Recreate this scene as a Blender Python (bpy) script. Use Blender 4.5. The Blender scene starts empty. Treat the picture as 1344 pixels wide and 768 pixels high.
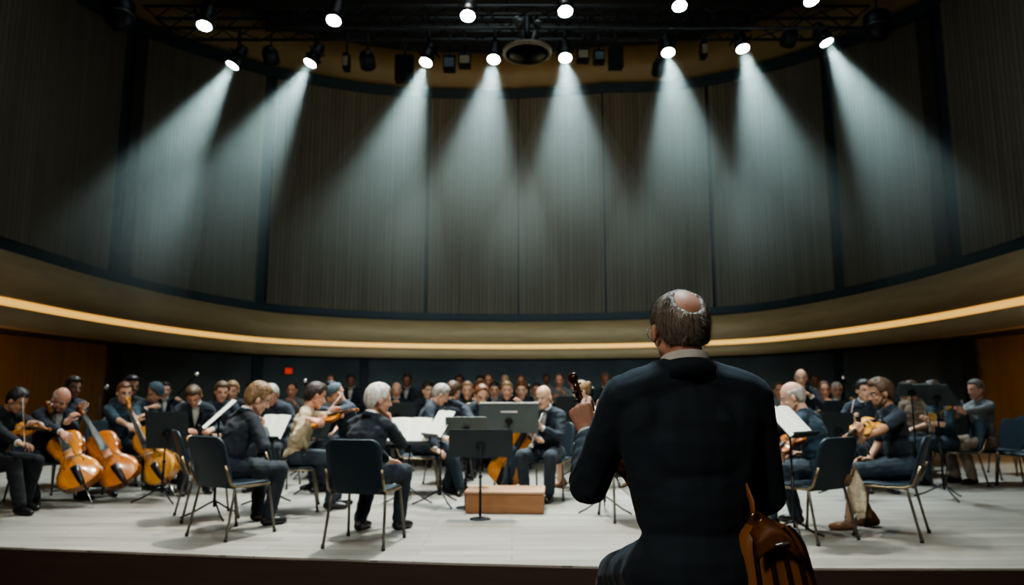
import bpy, bmesh, math, random
import numpy as np
from mathutils import Vector, Matrix, noise
V = Vector
S = bpy.context.scene
COL = S.collection
RNG = random.Random(7)
D2R = math.pi / 180
# ------------------------------------------------------------------ camera
CAMH, PITCH, FPX = 1.2, 8.0 * D2R, 925.0
cd = bpy.data.cameras.new('camera')
cam = bpy.data.objects.new('camera', cd)
COL.objects.link(cam)
cam.location = (0, 0, CAMH)
cam.rotation_euler = (math.pi / 2 + PITCH, 0, 0)
cd.sensor_width = 36.0
cd.lens = FPX / 1344 * 36
cd.clip_start = 0.05
cd.dof.use_dof = True
cd.dof.focus_distance = 2.1
cd.dof.aperture_fstop = 2.9
S.camera = cam

def ray(px, py):
    a, b = (px - 672) / FPX, (384 - py) / FPX
    c, s = math.cos(PITCH), math.sin(PITCH)
    return V((a, c - b * s, s + b * c))
def W(px, py, Y):                       # a point of the place at distance Y from the photographer
    d = ray(px, py)
    return V((0, 0, CAMH)) + d * (Y / d.y)
def WZ(px, py, z):
    d = ray(px, py)
    return V((0, 0, CAMH)) + d * ((z - CAMH) / d.z)
def XY(px, Y, z=0.8):
    zc = Y * math.cos(PITCH) + (z - CAMH) * math.sin(PITCH)
    return (px - 672) / FPX * zc
def proj(p):
    x, y, z = p[0], p[1], p[2] - CAMH
    c, s = math.cos(PITCH), math.sin(PITCH)
    zc = y * c + z * s
    yc = -y * s + z * c
    return 672 + FPX * x / zc, 384 - FPX * yc / zc

# ------------------------------------------------------------------ linking
def tag(o, label=None, cat=None, group=None, kind=None):
    if label: o['label'] = label
    if cat: o['category'] = cat
    if group: o['group'] = group
    if kind: o['kind'] = kind
    return o
def empty(name, loc=(0, 0, 0), rz=0.0):
    o = bpy.data.objects.new(name, None)
    o.empty_display_size = 0.1
    o.location = loc
    o.rotation_euler = (0, 0, rz)
    COL.objects.link(o)
    return o
def thing(name, label, cat, loc=(0, 0, 0), rz=0.0, group=None):
    return tag(empty(name, loc, rz), label, cat, group)
def link(name, me, m=None, parent=None, smooth=True):
    if isinstance(me, bmesh.types.BMesh):
        bm, me = me, bpy.data.meshes.new(name)
        bm.normal_update()
        bm.to_mesh(me)
        bm.free()
        if smooth:
            me.polygons.foreach_set('use_smooth', [True] * len(me.polygons))
    if m is not None:
        if len(me.materials): me.materials.clear()
        for q in (m if isinstance(m, (list, tuple)) else [m]):
            me.materials.append(q)
    o = bpy.data.objects.new(name, me)
    COL.objects.link(o)
    if parent is not None:
        o.parent = parent
    return o
KIDS = {}
def copy_tree(o, parent=None, memo=None):
    if parent is None and o not in KIDS:
        KIDS.clear()
        for q in bpy.data.objects:
            if q.parent: KIDS.setdefault(q.parent, []).append(q)
    c = o.copy()
    COL.objects.link(c)
    if parent is not None:
        c.parent = parent
    for ch in KIDS.get(o, []):
        copy_tree(ch, c)
    return c

# ------------------------------------------------------------------ materials
MATS = {}
def nodes(name):
    m = bpy.data.materials.new(name)
    m.use_nodes = True
    nt = m.node_tree
    return m, nt, nt.nodes['Principled BSDF']
def M(name, col, rough=0.5, metal=0.0, var=0.15, scale=6.0, bump=0.0, bscale=60.0, stretch=(1, 1, 1), coat=0.0, sheen=0.0, emis=None, estr=0.0, sss=0.0, spec=0.5):
    if name in MATS: return MATS[name]
    m, nt, b = nodes(name)
    L = nt.links.new
    tc = nt.nodes.new('ShaderNodeTexCoord')
    mp = nt.nodes.new('ShaderNodeMapping')
    mp.inputs['Scale'].default_value = stretch
    L(tc.outputs['Object'], mp.inputs['Vector'])
    nz = nt.nodes.new('ShaderNodeTexNoise')
    nz.inputs['Scale'].default_value = scale
    nz.inputs['Detail'].default_value = 4
    L(mp.outputs[0], nz.inputs['Vector'])
    r = nt.nodes.new('ShaderNodeValToRGB')
    e = r.color_ramp.elements
    e[0].position, e[1].position = 0.3, 0.7
    e[0].color = tuple(c * (1 - var) for c in col) + (1,)
    e[1].color = tuple(min(1, c * (1 + var)) for c in col) + (1,)
    L(nz.outputs['Fac'], r.inputs[0])
    L(r.outputs[0], b.inputs['Base Color'])
    b.inputs['Roughness'].default_value = rough
    b.inputs['Metallic'].default_value = metal
    b.inputs['Coat Weight'].default_value = coat
    b.inputs['Sheen Weight'].default_value = sheen
    b.inputs['Specular IOR Level'].default_value = spec
    if sss:
        b.inputs['Subsurface Weight'].default_value = sss
        b.inputs['Subsurface Radius'].default_value = (0.02, 0.008, 0.004)
    if bump:
        n2 = nt.nodes.new('ShaderNodeTexNoise')
        n2.inputs['Scale'].default_value = bscale
        n2.inputs['Detail'].default_value = 3
        L(mp.outputs[0], n2.inputs['Vector'])
        bp = nt.nodes.new('ShaderNodeBump')
        bp.inputs['Strength'].default_value = bump
        bp.inputs['Distance'].default_value = 0.01
        L(n2.outputs['Fac'], bp.inputs['Height'])
        L(bp.outputs[0], b.inputs['Normal'])
    if emis:
        b.inputs['Emission Color'].default_value = tuple(emis) + (1,)
        b.inputs['Emission Strength'].default_value = estr
    MATS[name] = m
    return m

# ------------------------------------------------------------------ mesh pieces
def frame(d, hint=None):
    d = d.normalized()
    h = V(hint) if hint is not None else (V((0, 0, 1)) if abs(d.z) < 0.9 else V((1, 0, 0)))
    x = h.cross(d)
    if x.length < 1e-5: x = V((1, 0.01, 0)).cross(d)
    x.normalize()
    return x, d.cross(x).normalized(), d
def box(bm, c, s, rot=None, bevel=0.0):
    g = bmesh.ops.create_cube(bm, size=1.0)
    vs = g['verts']
    for v in vs: v.co = V((v.co.x * s[0], v.co.y * s[1], v.co.z * s[2]))
    if bevel:
        es = list({e for v in vs for e in v.link_edges})
        r = bmesh.ops.bevel(bm, geom=es, offset=bevel, segments=2, affect='EDGES', profile=0.5)
        vs = list({v for f in r['faces'] for v in f.verts} | {v for v in vs if v.is_valid})
    mt = Matrix.Translation(V(c))
    if rot is not None: mt = mt @ rot.to_4x4()
    for v in vs: v.co = mt @ v.co
    return vs
def sweep(bm, pts, radii, n=10, hint=None, flat=1.0, cap=True):
    """closed tube along pts with a radius per point; flat squeezes the second axis"""
    pts = [V(p) for p in pts]
    if not hasattr(radii, '__len__'): radii = [radii] * len(pts)
    rings = []
    px = None
    for i, p in enumerate(pts):
        if i == 0: d = pts[1] - pts[0]
        elif i == len(pts) - 1: d = pts[-1] - pts[-2]
        else: d = (pts[i + 1] - pts[i]).normalized() + (pts[i] - pts[i - 1]).normalized()
        if d.length < 1e-9: d = V((0, 0, 1))
        d.normalize()
        if px is None: x, y, _ = frame(d, hint)
        else:
            x = px - d * px.dot(d)
            if x.length < 1e-6: x, y, _ = frame(d)
            x.normalize()
            y = d.cross(x)
        px = x
        rings.append([bm.verts.new(p + (x * math.cos(2 * math.pi * k / n) + y * math.sin(2 * math.pi * k / n) * flat) * radii[i]) for k in range(n)])
    for a, b in zip(rings, rings[1:]):
        for k in range(n):
            bm.faces.new((a[k], a[(k + 1) % n], b[(k + 1) % n], b[k]))
    if cap:
        bm.faces.new(list(reversed(rings[0])))
        bm.faces.new(rings[-1])
    return rings
def capsule(bm, p0, p1, r0, r1, n=12, hint=None, flat=1.0):
    p0, p1 = V(p0), V(p1)
    d = p1 - p0
    if d.length < 1e-6: d = V((0, 0, 1e-4))
    u = d.normalized()
    pts, rr = [], []
    for k in range(4):
        a = math.pi / 2 * k / 3.6
        pts.append(p0 - u * r0 * math.cos(a) ); rr.append(max(r0 * math.sin(a), r0 * 0.06))
    pts.append(p0); rr.append(r0)
    pts.append(p1); rr.append(r1)
    for k in range(3, -1, -1):
        a = math.pi / 2 * k / 3.6
        pts.append(p1 + u * r1 * math.cos(a)); rr.append(max(r1 * math.sin(a), r1 * 0.06))
    sweep(bm, pts, rr, n, hint, flat)
def ell(bm, c, r, rot=None, u=16, v=10):
    g = bmesh.ops.create_uvsphere(bm, u_segments=u, v_segments=v, radius=1.0)
    mt = Matrix.Translation(V(c))
    if rot is not None: mt = mt @ rot.to_4x4()
    for q in g['verts']: q.co = mt @ V((q.co.x * r[0], q.co.y * r[1], q.co.z * r[2]))
def lathe(bm, prof, c=(0, 0, 0), n=24, mt=None):
    """prof: list of (radius, z)"""
    mt = mt or Matrix.Translation(V(c))
    rings = []
    for r, z in prof:
        r = max(r, 1e-4)
        rings.append([bm.verts.new(mt @ V((r * math.cos(2 * math.pi * k / n), r * math.sin(2 * math.pi * k / n), z))) for k in range(n)])
    for a, b in zip(rings, rings[1:]):
        for k in range(n): bm.faces.new((a[k], a[(k + 1) % n], b[(k + 1) % n], b[k]))
    bm.faces.new(list(reversed(rings[0])))
    bm.faces.new(rings[-1])
def fixn(bm):
    bmesh.ops.recalc_face_normals(bm, faces=bm.faces)
    return bm
def remesh(bm, voxel, smooth=4, fac=0.6, fold=None):
    """fuse overlapping closed pieces into one skin"""
    fixn(bm)
    me = bpy.data.meshes.new('tmp')
    bm.to_mesh(me); bm.free()
    o = bpy.data.objects.new('tmp', me)
    COL.objects.link(o)
    md = o.modifiers.new('r', 'REMESH')
    md.mode = 'VOXEL'; md.voxel_size = voxel; md.use_smooth_shade = True
    if smooth:
        ms = o.modifiers.new('s', 'SMOOTH')
        ms.factor = fac; ms.iterations = smooth
    dg = bpy.context.evaluated_depsgraph_get()
    out = bpy.data.meshes.new_from_object(o.evaluated_get(dg))
    bpy.data.objects.remove(o)
    bpy.data.meshes.remove(me)
    if fold is not None:
        n = len(out.vertices)
        co = np.empty(n * 3, 'f'); out.vertices.foreach_get('co', co); co = co.reshape(-1, 3)
        no = np.empty(n * 3, 'f'); out.vertex_normals.foreach_get('vector', no); no = no.reshape(-1, 3)
        d = np.array([fold(V(c)) for c in co.tolist()], 'f')
        co += no * d[:, None]
        out.vertices.foreach_set('co', co.ravel())
    out.polygons.foreach_set('use_smooth', [True] * len(out.polygons))
    out.update()
    return out
def folds(amp, scale, stretch=(1, 1, 1), seed=0.0):
    def f(c):
        q = V((c.x * stretch[0], c.y * stretch[1], c.z * stretch[2])) * scale + V((seed, seed * 1.7, 0))
        a = 1 - abs(noise.noise(q)) * 2.2
        return amp * (a - 0.4 + 0.5 * noise.noise(q * 2.3))
    return f
# ------------------------------------------------------------------ plan of the hall
ZS = 2.71                                         # height of the glowing strip on the balcony front
half = [WZ(672 + dx, r, ZS) for dx, r in ((0, 455), (95, 454.4), (190, 452.6), (265, 449.8), (335, 445.8), (430, 435.2), (522, 421.5), (600, 407.5), (668, 394))]
ctrl = [V((p.x, p.y)) for p in half]
ctrl += [V((ctrl[-1].x + 0.0, ctrl[-1].y - 3)), V((ctrl[-1].x, ctrl[-1].y - 7)), V((ctrl[-1].x, -4))]
def catmull(P, n=10):
    out = []
    for i in range(len(P) - 1):
        p0, p1, p2, p3 = P[max(i - 1, 0)], P[i], P[i + 1], P[min(i + 2, len(P) - 1)]
        if i == 0: p0 = V((-P[1].x, P[1].y)) if len(P[0]) == 2 else P[0]
        for k in range(n):
            t = k / n
            out.append(0.5 * ((2 * p1) + (p2 - p0) * t + (2 * p0 - 5 * p1 + 4 * p2 - p3) * t * t + (3 * p1 - p0 - 3 * p2 + p3) * t ** 3))
    out.append(P[-1].copy())
    return out
right = catmull(ctrl, 10)
for _ in range(30):
    right = [right[0]] + [V(((right[i - 1].x + 2 * right[i].x + right[i + 1].x) / 4, (right[i - 1].y + 2 * right[i].y + right[i + 1].y) / 4)) for i in range(1, len(right) - 1)] + [right[-1]]
PLAN = [V((-p.x, p.y)) for p in reversed(right[1:])] + right     # from far left round to far right
def offs(d):
    out = []
    for i, p in enumerate(PLAN):
        a, b = PLAN[max(i - 1, 0)], PLAN[min(i + 1, len(PLAN) - 1)]
        t = (b - a).normalized()
        out.append(p + V((-t.y, t.x)) * d)
    return out
ARC = [0.0]
for a, b in zip(PLAN, PLAN[1:]): ARC.append(ARC[-1] + (b - a).length)
def at_arc(s, d):
    L = offs(d) if d not in OFFC else OFFC[d]
    OFFC[d] = L
    s = max(0, min(ARC[-1] - 1e-6, s))
    i = max(k for k in range(len(ARC)) if ARC[k] <= s)
    i = min(i, len(PLAN) - 2)
    t = (s - ARC[i]) / (ARC[i + 1] - ARC[i])
    return L[i].lerp(L[i + 1], t)
OFFC = {}
def arc_of_px(px, d, z):                     # where along the wall the photo's column px falls
    best = None
    for k in range(2001):
        s = ARC[-1] * k / 2000
        p = at_arc(s, d)
        if p.y < 4: continue
        e = abs(proj((p.x, p.y, z))[0] - px)
        if best is None or e < best[0]: best = (e, s)
    return best[1]
CORN = []
def zcor(s):                                  # how far the ceiling edge dips towards the sides
    if not CORN: return 0.0
    return float(np.interp(s, [a for a, _ in CORN], [b for _, b in CORN]))
def ribbon(prof, s0=0.0, s1=None, n=None, close=False):
    """sweeps a (offset, z) profile along the wall plan between two arc positions"""
    s1 = ARC[-1] if s1 is None else s1
    n = n or max(2, int((s1 - s0) / 0.35))
    bm = bmesh.new()
    uv = bm.loops.layers.uv.new('UVMap')
    rows = []
    for k in range(n + 1):
        s = s0 + (s1 - s0) * k / n
        dz = zcor(s)
        rows.append((s, [bm.verts.new((*at_arc(s, d), z + (dz if z > 8 else 0))) for d, z in prof]))
    m = len(prof)
    for (sa, a), (sb, b) in zip(rows, rows[1:]):
        for j in range(m if close else m - 1):
            jj = (j + 1) % m
            f = bm.faces.new((a[j], b[j], b[jj], a[jj]))
            for lp, (uu, vv) in zip(f.loops, ((sa, prof[j][1]), (sb, prof[j][1]), (sb, prof[jj][1]), (sa, prof[jj][1]))):
                lp[uv].uv = (uu, vv)
    if close:
        bm.faces.new(rows[0][1]); bm.faces.new(list(reversed(rows[-1][1])))
    fixn(bm)
    return bm
def struct(name, bm, m, smooth=False):
    o = link(name, bm, m, None, smooth)
    o['kind'] = 'structure'
    return o

def slat_mat():
    m, nt, b = nodes('ribbed_panel')
    L = nt.links.new
    uv = nt.nodes.new('ShaderNodeUVMap')
    sp = nt.nodes.new('ShaderNodeSeparateXYZ'); L(uv.outputs[0], sp.inputs[0])
    mu = nt.nodes.new('ShaderNodeMath'); mu.operation = 'MULTIPLY'; mu.inputs[1].default_value = 7.5; L(sp.outputs[0], mu.inputs[0])
    fr = nt.nodes.new('ShaderNodeMath'); fr.operation = 'FRACT'; L(mu.outputs[0], fr.inputs[0])
    rp = nt.nodes.new('ShaderNodeValToRGB')
    rp.color_ramp.interpolation = 'EASE'
    e = rp.color_ramp.elements
    e[0].position = 0.0; e[0].color = (0, 0, 0, 1); e[1].position = 0.22; e[1].color = (1, 1, 1, 1)
    x = e.new(0.85); x.color = (1, 1, 1, 1); x = e.new(1.0); x.color = (0, 0, 0, 1)
    L(fr.outputs[0], rp.inputs[0])
    mp = nt.nodes.new('ShaderNodeMapping'); mp.inputs['Scale'].default_value = (7.5, 0.12, 1); L(uv.outputs[0], mp.inputs[0])
    nz = nt.nodes.new('ShaderNodeTexNoise'); nz.inputs['Scale'].default_value = 1.0; nz.inputs['Detail'].default_value = 3; L(mp.outputs[0], nz.inputs['Vector'])
    c = nt.nodes.new('ShaderNodeValToRGB')
    c.color_ramp.elements[0].position = 0.3; c.color_ramp.elements[1].position = 0.7
    c.color_ramp.elements[0].color = (0.105, 0.090, 0.068, 1); c.color_ramp.elements[1].color = (0.155, 0.133, 0.102, 1)
    L(nz.outputs[0], c.inputs[0])
    mx = nt.nodes.new('ShaderNodeMix'); mx.data_type = 'RGBA'; mx.blend_type = 'MULTIPLY'; mx.inputs[0].default_value = 0.34
    L(c.outputs[0], mx.inputs[6]); L(rp.outputs[0], mx.inputs[7])
    L(mx.outputs[2], b.inputs['Base Color'])
    bp = nt.nodes.new('ShaderNodeBump'); bp.inputs['Strength'].default_value = 0.6; bp.inputs['Distance'].default_value = 0.03
    L(rp.outputs[0], bp.inputs['Height']); L(bp.outputs[0], b.inputs['Normal'])
    b.inputs['Roughness'].default_value = 0.75
    return m
def wood_mat(name, c0, c1, scale=(1, 1, 1), rough=0.45, ns=3.0, uvm=False):
    m, nt, b = nodes(name)
    L = nt.links.new
    if uvm: src = nt.nodes.new('ShaderNodeUVMap').outputs[0]
    else: src = nt.nodes.new('ShaderNodeTexCoord').outputs['Object']
    mp = nt.nodes.new('ShaderNodeMapping'); mp.inputs['Scale'].default_value = scale; L(src, mp.inputs[0])
    nz = nt.nodes.new('ShaderNodeTexNoise'); nz.inputs['Scale'].default_value = ns; nz.inputs['Detail'].default_value = 6; nz.inputs['Distortion'].default_value = 0.6
    L(mp.outputs[0], nz.inputs['Vector'])
    c = nt.nodes.new('ShaderNodeValToRGB'); c.color_ramp.elements[0].position = 0.28; c.color_ramp.elements[1].position = 0.72
    c.color_ramp.elements[0].color = (*c0, 1); c.color_ramp.elements[1].color = (*c1, 1)
    L(nz.outputs[0], c.inputs[0]); L(c.outputs[0], b.inputs['Base Color'])
    b.inputs['Roughness'].default_value = rough
    return m
def floor_mat():
    m, nt, b = nodes('stage_planks')
    L = nt.links.new
    tc = nt.nodes.new('ShaderNodeTexCoord')
    br = nt.nodes.new('ShaderNodeTexBrick')
    br.offset = 0.37
    br.inputs['Scale'].default_value = 1.0
    br.inputs['Brick Width'].default_value = 1.9; br.inputs['Row Height'].default_value = 0.16
    br.inputs['Mortar Size'].default_value = 0.004
    br.inputs['Color1'].default_value = (0.215, 0.205, 0.178, 1); br.inputs['Color2'].default_value = (0.29, 0.277, 0.243, 1)
    br.inputs['Mortar'].default_value = (0.13, 0.122, 0.107, 1)
    L(tc.outputs['Object'], br.inputs['Vector'])
    mp = nt.nodes.new('ShaderNodeMapping'); mp.inputs['Scale'].default_value = (0.8, 9, 1); L(tc.outputs['Object'], mp.inputs[0])
    nz = nt.nodes.new('ShaderNodeTexNoise'); nz.inputs['Scale'].default_value = 1.6; nz.inputs['Detail'].default_value = 6; L(mp.outputs[0], nz.inputs['Vector'])
    c = nt.nodes.new('ShaderNodeValToRGB'); c.color_ramp.elements[0].position = 0.25; c.color_ramp.elements[1].position = 0.75
    c.color_ramp.elements[0].color = (0.72, 0.72, 0.72, 1); c.color_ramp.elements[1].color = (1.15, 1.13, 1.1, 1)
    L(nz.outputs[0], c.inputs[0])
    mx = nt.nodes.new('ShaderNodeMix'); mx.data_type = 'RGBA'; mx.blend_type = 'MULTIPLY'; mx.inputs[0].default_value = 0.9
    L(br.outputs[0], mx.inputs[6]); L(c.outputs[0], mx.inputs[7]); L(mx.outputs[2], b.inputs['Base Color'])
    rr = nt.nodes.new('ShaderNodeMapRange'); rr.inputs[3].default_value = 0.38; rr.inputs[4].default_value = 0.6
    L(nz.outputs[0], rr.inputs[0]); L(rr.outputs[0], b.inputs['Roughness'])
    return m
m_slat = slat_mat()
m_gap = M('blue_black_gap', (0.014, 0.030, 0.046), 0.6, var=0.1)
m_pil = M('dark_pilaster', (0.028, 0.026, 0.024), 0.7, var=0.2)
m_band = wood_mat('balcony_wood', (0.36, 0.25, 0.135), (0.46, 0.33, 0.185), (0.35, 3, 1), 0.5, 2.0, True)
m_low = M('dark_lower_wall', (0.10, 0.125, 0.135), 0.8, var=0.2, scale=0.8)
m_side = wood_mat('side_wood', (0.26, 0.135, 0.04), (0.36, 0.2, 0.065), (3, 0.25, 1), 0.5, 2.0, True)
m_stage = floor_mat()
m_ceil = M('black_ceiling', (0.012, 0.013, 0.015), 0.9)
m_fasc = M('stage_front', (0.035, 0.018, 0.010), 0.6, stretch=(0.4, 1, 5))
m_strip = M('warm_led', (1.0, 0.7, 0.3), 0.5, emis=(1.0, 0.55, 0.12), estr=1.0)

ZTOP = 11.7
ZT = 3.55
_c = []
for px, r in ((120, 8), (211, 53), (308, 85), (338, 95), (405, 109), (453, 117), (509, 124), (598, 128), (700, 127), (800, 120), (909, 115), (962, 105), (1002, 95), (1075, 73), (1140, 50), (1205, 20)):
    sa = arc_of_px(px, 0.25, 10.5)
    q = at_arc(sa, 0.25)
    _c.append((sa, W(px, r, q.y).z - ZTOP))
CORN = sorted(_c)
CORN = [(0.0, CORN[0][1])] + CORN + [(ARC[-1], CORN[-1][1])]
# balcony front: an upper and a lower wood band with the lit groove between
ZB, ZT = 2.30, 3.55
struct('trim_1', ribbon([(0.35, ZT), (0.0, ZT), (0.0, ZS + 0.085), (0.07, ZS + 0.075), (0.07, ZS - 0.075), (0.0, ZS - 0.085), (0.06, ZB), (0.35, ZB)], close=True), m_band, True)
struct('trim_2', ribbon([(0.062, ZS + 0.068), (0.062, ZS - 0.068), (0.10, ZS - 0.068), (0.10, ZS + 0.068)], close=True), m_strip, True)
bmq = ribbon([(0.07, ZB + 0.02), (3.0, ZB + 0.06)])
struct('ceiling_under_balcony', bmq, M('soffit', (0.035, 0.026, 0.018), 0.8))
# wall recess line above the band
struct('trim_3', ribbon([(0.33, ZT - 0.05), (0.33, ZT + 0.32), (0.9, ZT + 0.32), (0.9, ZT - 0.05)], close=True), m_gap)
# ribbed wall panels between seams, all on the same curve
ZTOP = 11.7
DW = 0.30
seams = [(-60, 0), (158, 30), (343, 16), (559, 4), (680, 3), (795, 3), (938, 5), (1101, 14), (1243, 34), (1404, 0)]
names = ['wall_left', 'wall_left_rear', 'wall_rear_left', 'wall_rear_center_left', 'wall_rear', 'wall_rear_center_right', 'wall_rear_right', 'wall_right_rear', 'wall_right']
edges = []
for px, w in seams:
    if px < 0: edges.append((0, 0.0))
    elif px > 1344: edges.append((ARC[-1], ARC[-1]))
    else:
        edges.append((arc_of_px(px - w / 2, DW, 4.2), arc_of_px(px + w / 2, DW, 4.2)))
for i, nm in enumerate(names):
    s0, s1 = edges[i][1], edges[i + 1][0]
    struct(nm, ribbon([(DW + 0.3, ZT + 0.30), (DW, ZT + 0.30), (DW, ZTOP), (DW + 0.3, ZTOP)], s0, s1, close=True), m_slat, False)
struct('wall_backing', ribbon([(DW + 0.12, ZT), (DW + 0.12, 14.6)]), m_gap)
struct('ceiling_edge', ribbon([(DW + 0.1, ZTOP + 1.5), (-0.25, ZTOP + 1.5), (-3.2, ZTOP + 1.5), (-3.2, ZTOP + 3.0)]), m_ceil)
for i, (px, w) in enumerate(seams[1:-1]):
    if w < 12: continue
    s0, s1 = edges[i + 1]
    md = s0 + (s1 - s0) * (0.5 if px < 672 else 0.6)
    if w < 20:
        continue
    a, bq = (s0 + (s1 - s0) * 0.52, s1 - 0.02) if px < 672 else (s0 + 0.02, s0 + (s1 - s0) * 0.5)
    struct('trim_%d' % (10 + i), ribbon([(DW + 0.15, ZT + 0.3), (DW + 0.03, ZT + 0.3), (DW + 0.03, ZTOP), (DW + 0.15, ZTOP)], a, bq, close=True), m_pil)
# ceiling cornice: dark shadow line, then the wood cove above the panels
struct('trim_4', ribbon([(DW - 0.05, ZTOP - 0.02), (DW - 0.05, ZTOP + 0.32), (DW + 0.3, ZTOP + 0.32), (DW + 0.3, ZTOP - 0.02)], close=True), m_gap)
struct('trim_5', ribbon([(DW + 0.05, ZTOP + 0.32), (-0.05, ZTOP + 0.36), (-0.15, ZTOP + 1.55), (DW + 0.3, ZTOP + 1.55)], close=True), wood_mat('cove_wood', (0.19, 0.125, 0.055), (0.26, 0.175, 0.08), (0.5, 0.5, 1), 0.6, 1.5, True), True)
# lower wall under the balcony and warm timber side walls
DL = 1.9
sA, sB = arc_of_px(135, DL, 1.7), arc_of_px(1292, DL, 1.7)
struct('wall_under_balcony', ribbon([(DL, -0.05), (DL, 2.6)], sA, sB), m_low)
struct('wall_side_left', ribbon([(DL - 0.25, -0.05), (DL - 0.25, 2.6)], 0, sA - 0.1), m_side)
struct('wall_side_right', ribbon([(DL - 0.25, -0.05), (DL - 0.25, 2.6)], sB + 0.1, ARC[-1]), m_side)
for nm, s in (('trim_6', sA), ('trim_7', sB)):
    struct(nm, ribbon([(DL - 0.32, -0.05), (DL - 0.32, 2.6), (DL + 0.05, 2.6), (DL + 0.05, -0.05)], s - 0.22, s + 0.22, close=True), m_pil)
for i, px in enumerate((337, 478, 1102)):
    s = arc_of_px(px, DL, 1.9)
    struct('trim_%d' % (20 + i), ribbon([(DL - 0.06, -0.05), (DL - 0.06, 2.6), (DL + 0.05, 2.6), (DL + 0.05, -0.05)], s - 0.12, s + 0.12, close=True), m_gap)
# stage deck with a gently bowed front edge, auditorium tier and pit
bm = bmesh.new()
front = [WZ(px, r, 0.0) for px, r in ((-420, 709), (-200, 713), (0, 718), (200, 725.5), (400, 732.5), (600, 739), (780, 743.5), (1000, 745.5), (1344, 746), (1700, 747))]
front = [V((-11.5, front[0].y + 0.3, 0))] + front + [V((11.5, front[-1].y + 0.1, 0))]
back = [V((11.5, 27.5, 0)), V((-11.5, 27.5, 0))]
top = [bm.verts.new(p) for p in front + back]
bot = [bm.verts.new(p - V((0, 0, 0.12))) for p in front + back]
bm.faces.new(top)
bm.faces.new(list(reversed(bot)))
for i in range(len(top)):
    j = (i + 1) % len(top)
    bm.faces.new((top[j], top[i], bot[i], bot[j]))
fixn(bm)
struct('floor', bm, m_stage)
bm = bmesh.new()
ra = [bm.verts.new(p + V((0, 0.02, -0.012))) for p in front]
fx = [bm.verts.new(p + V((0, -0.015, -0.012))) for p in front]
rb = [bm.verts.new(p + V((0, -0.015, -1.2))) for p in front]
for i in range(len(front) - 1):
    bm.faces.new((ra[i], ra[i + 1], fx[i + 1], fx[i]))
    bm.faces.new((fx[i], fx[i + 1], rb[i + 1], rb[i]))
fixn(bm)
struct('trim_8', bm, m_fasc)
m_aud = M('auditorium_carpet', (0.022, 0.016, 0.014), 0.95, bump=0.3)
bm = bmesh.new(); box(bm, (0, 4.2, -1.05), (22, 3.6, 0.1)); struct('floor_pit', bm, m_aud)
bm = bmesh.new(); box(bm, (0, -0.6, -0.40), (22, 7.0, 1.1)); struct('floor_auditorium', bm, m_aud)
bm = bmesh.new(); box(bm, (0, 12, 14.6), (26, 34, 0.1)); struct('ceiling', bm, m_ceil)
bm = bmesh.new(); box(bm, (0, -4.1, 6.5), (22, 0.2, 14.2)); struct('wall_auditorium', bm, m_ceil)
# low riser for the rear desks
bm = bmesh.new(); box(bm, (0.3, 15.4, 0.09), (10.4, 4.2, 0.18), bevel=0.02); struct('floor_riser', bm, m_stage)
# ------------------------------------------------------------------ trusses and lamps
m_black = M('matt_black_metal', (0.012, 0.013, 0.015), 0.45, 0.6)
m_truss = M('truss_steel', (0.10, 0.105, 0.11), 0.4, 0.7)
m_lat = M('truss_lattice', (0.012, 0.014, 0.016), 0.6, 0.4)
m_lens = M('lamp_lens', (1, 1, 1), 0.3, emis=(0.86, 1.0, 0.97), estr=45.0)
m_glass = M('dead_lens', (0.25, 0.27, 0.27), 0.15, 0.3)
def truss(y, z, x0, x1, h=0.42, d=0.42, label=''):
    t = thing('lighting_truss', label, 'lighting truss', ((x0 + x1) / 2, y, z))
    L = x1 - x0
    for sy in (-1, 1):
        for sz in (0, 1):
            bm = bmesh.new()
            sweep(bm, [(-L / 2, sy * d / 2, sz * h), (L / 2, sy * d / 2, sz * h)], 0.028, 10)
            link('chord', bm, m_truss, t)
    bm = bmesh.new()
    n = int(L / 0.5)
    for k in range(n):
        xa, xb = -L / 2 + L * k / n, -L / 2 + L * (k + 1) / n
        for sy in (-1, 1):
            sweep(bm, [(xa, sy * d / 2, 0 if k % 2 else h), (xb, sy * d / 2, h if k % 2 else 0)], 0.013, 6)
        for sz in (0, 1):
            sweep(bm, [(xa, -d / 2 if k % 2 else d / 2, sz * h), (xb, d / 2 if k % 2 else -d / 2, sz * h)], 0.013, 6)
    link('lattice', bm, m_lat, t)
    for x in (-L * 0.36, 0, L * 0.36):
        bm = bmesh.new()
        sweep(bm, [(x, 0, h), (x, 0, 13.6 - z)], 0.012, 6)
        link('hanger_cable', bm, m_black, t)
    return t
YA, ZA, YB, ZBm = 12.0, 7.62, 10.25, 7.55
truss(YA, ZA, -6.6, 6.4, label='long black lattice truss carrying the lower row of lit spotlights')
truss(YB, ZBm, -6.0, 6.2, label='long black lattice truss nearer the audience carrying the upper row of lamps')
truss(16.5, 10.2, -6.2, 6.0, 0.3, 0.3, label='plain dark truss hanging furthest back, close to the wooden cove')
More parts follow.
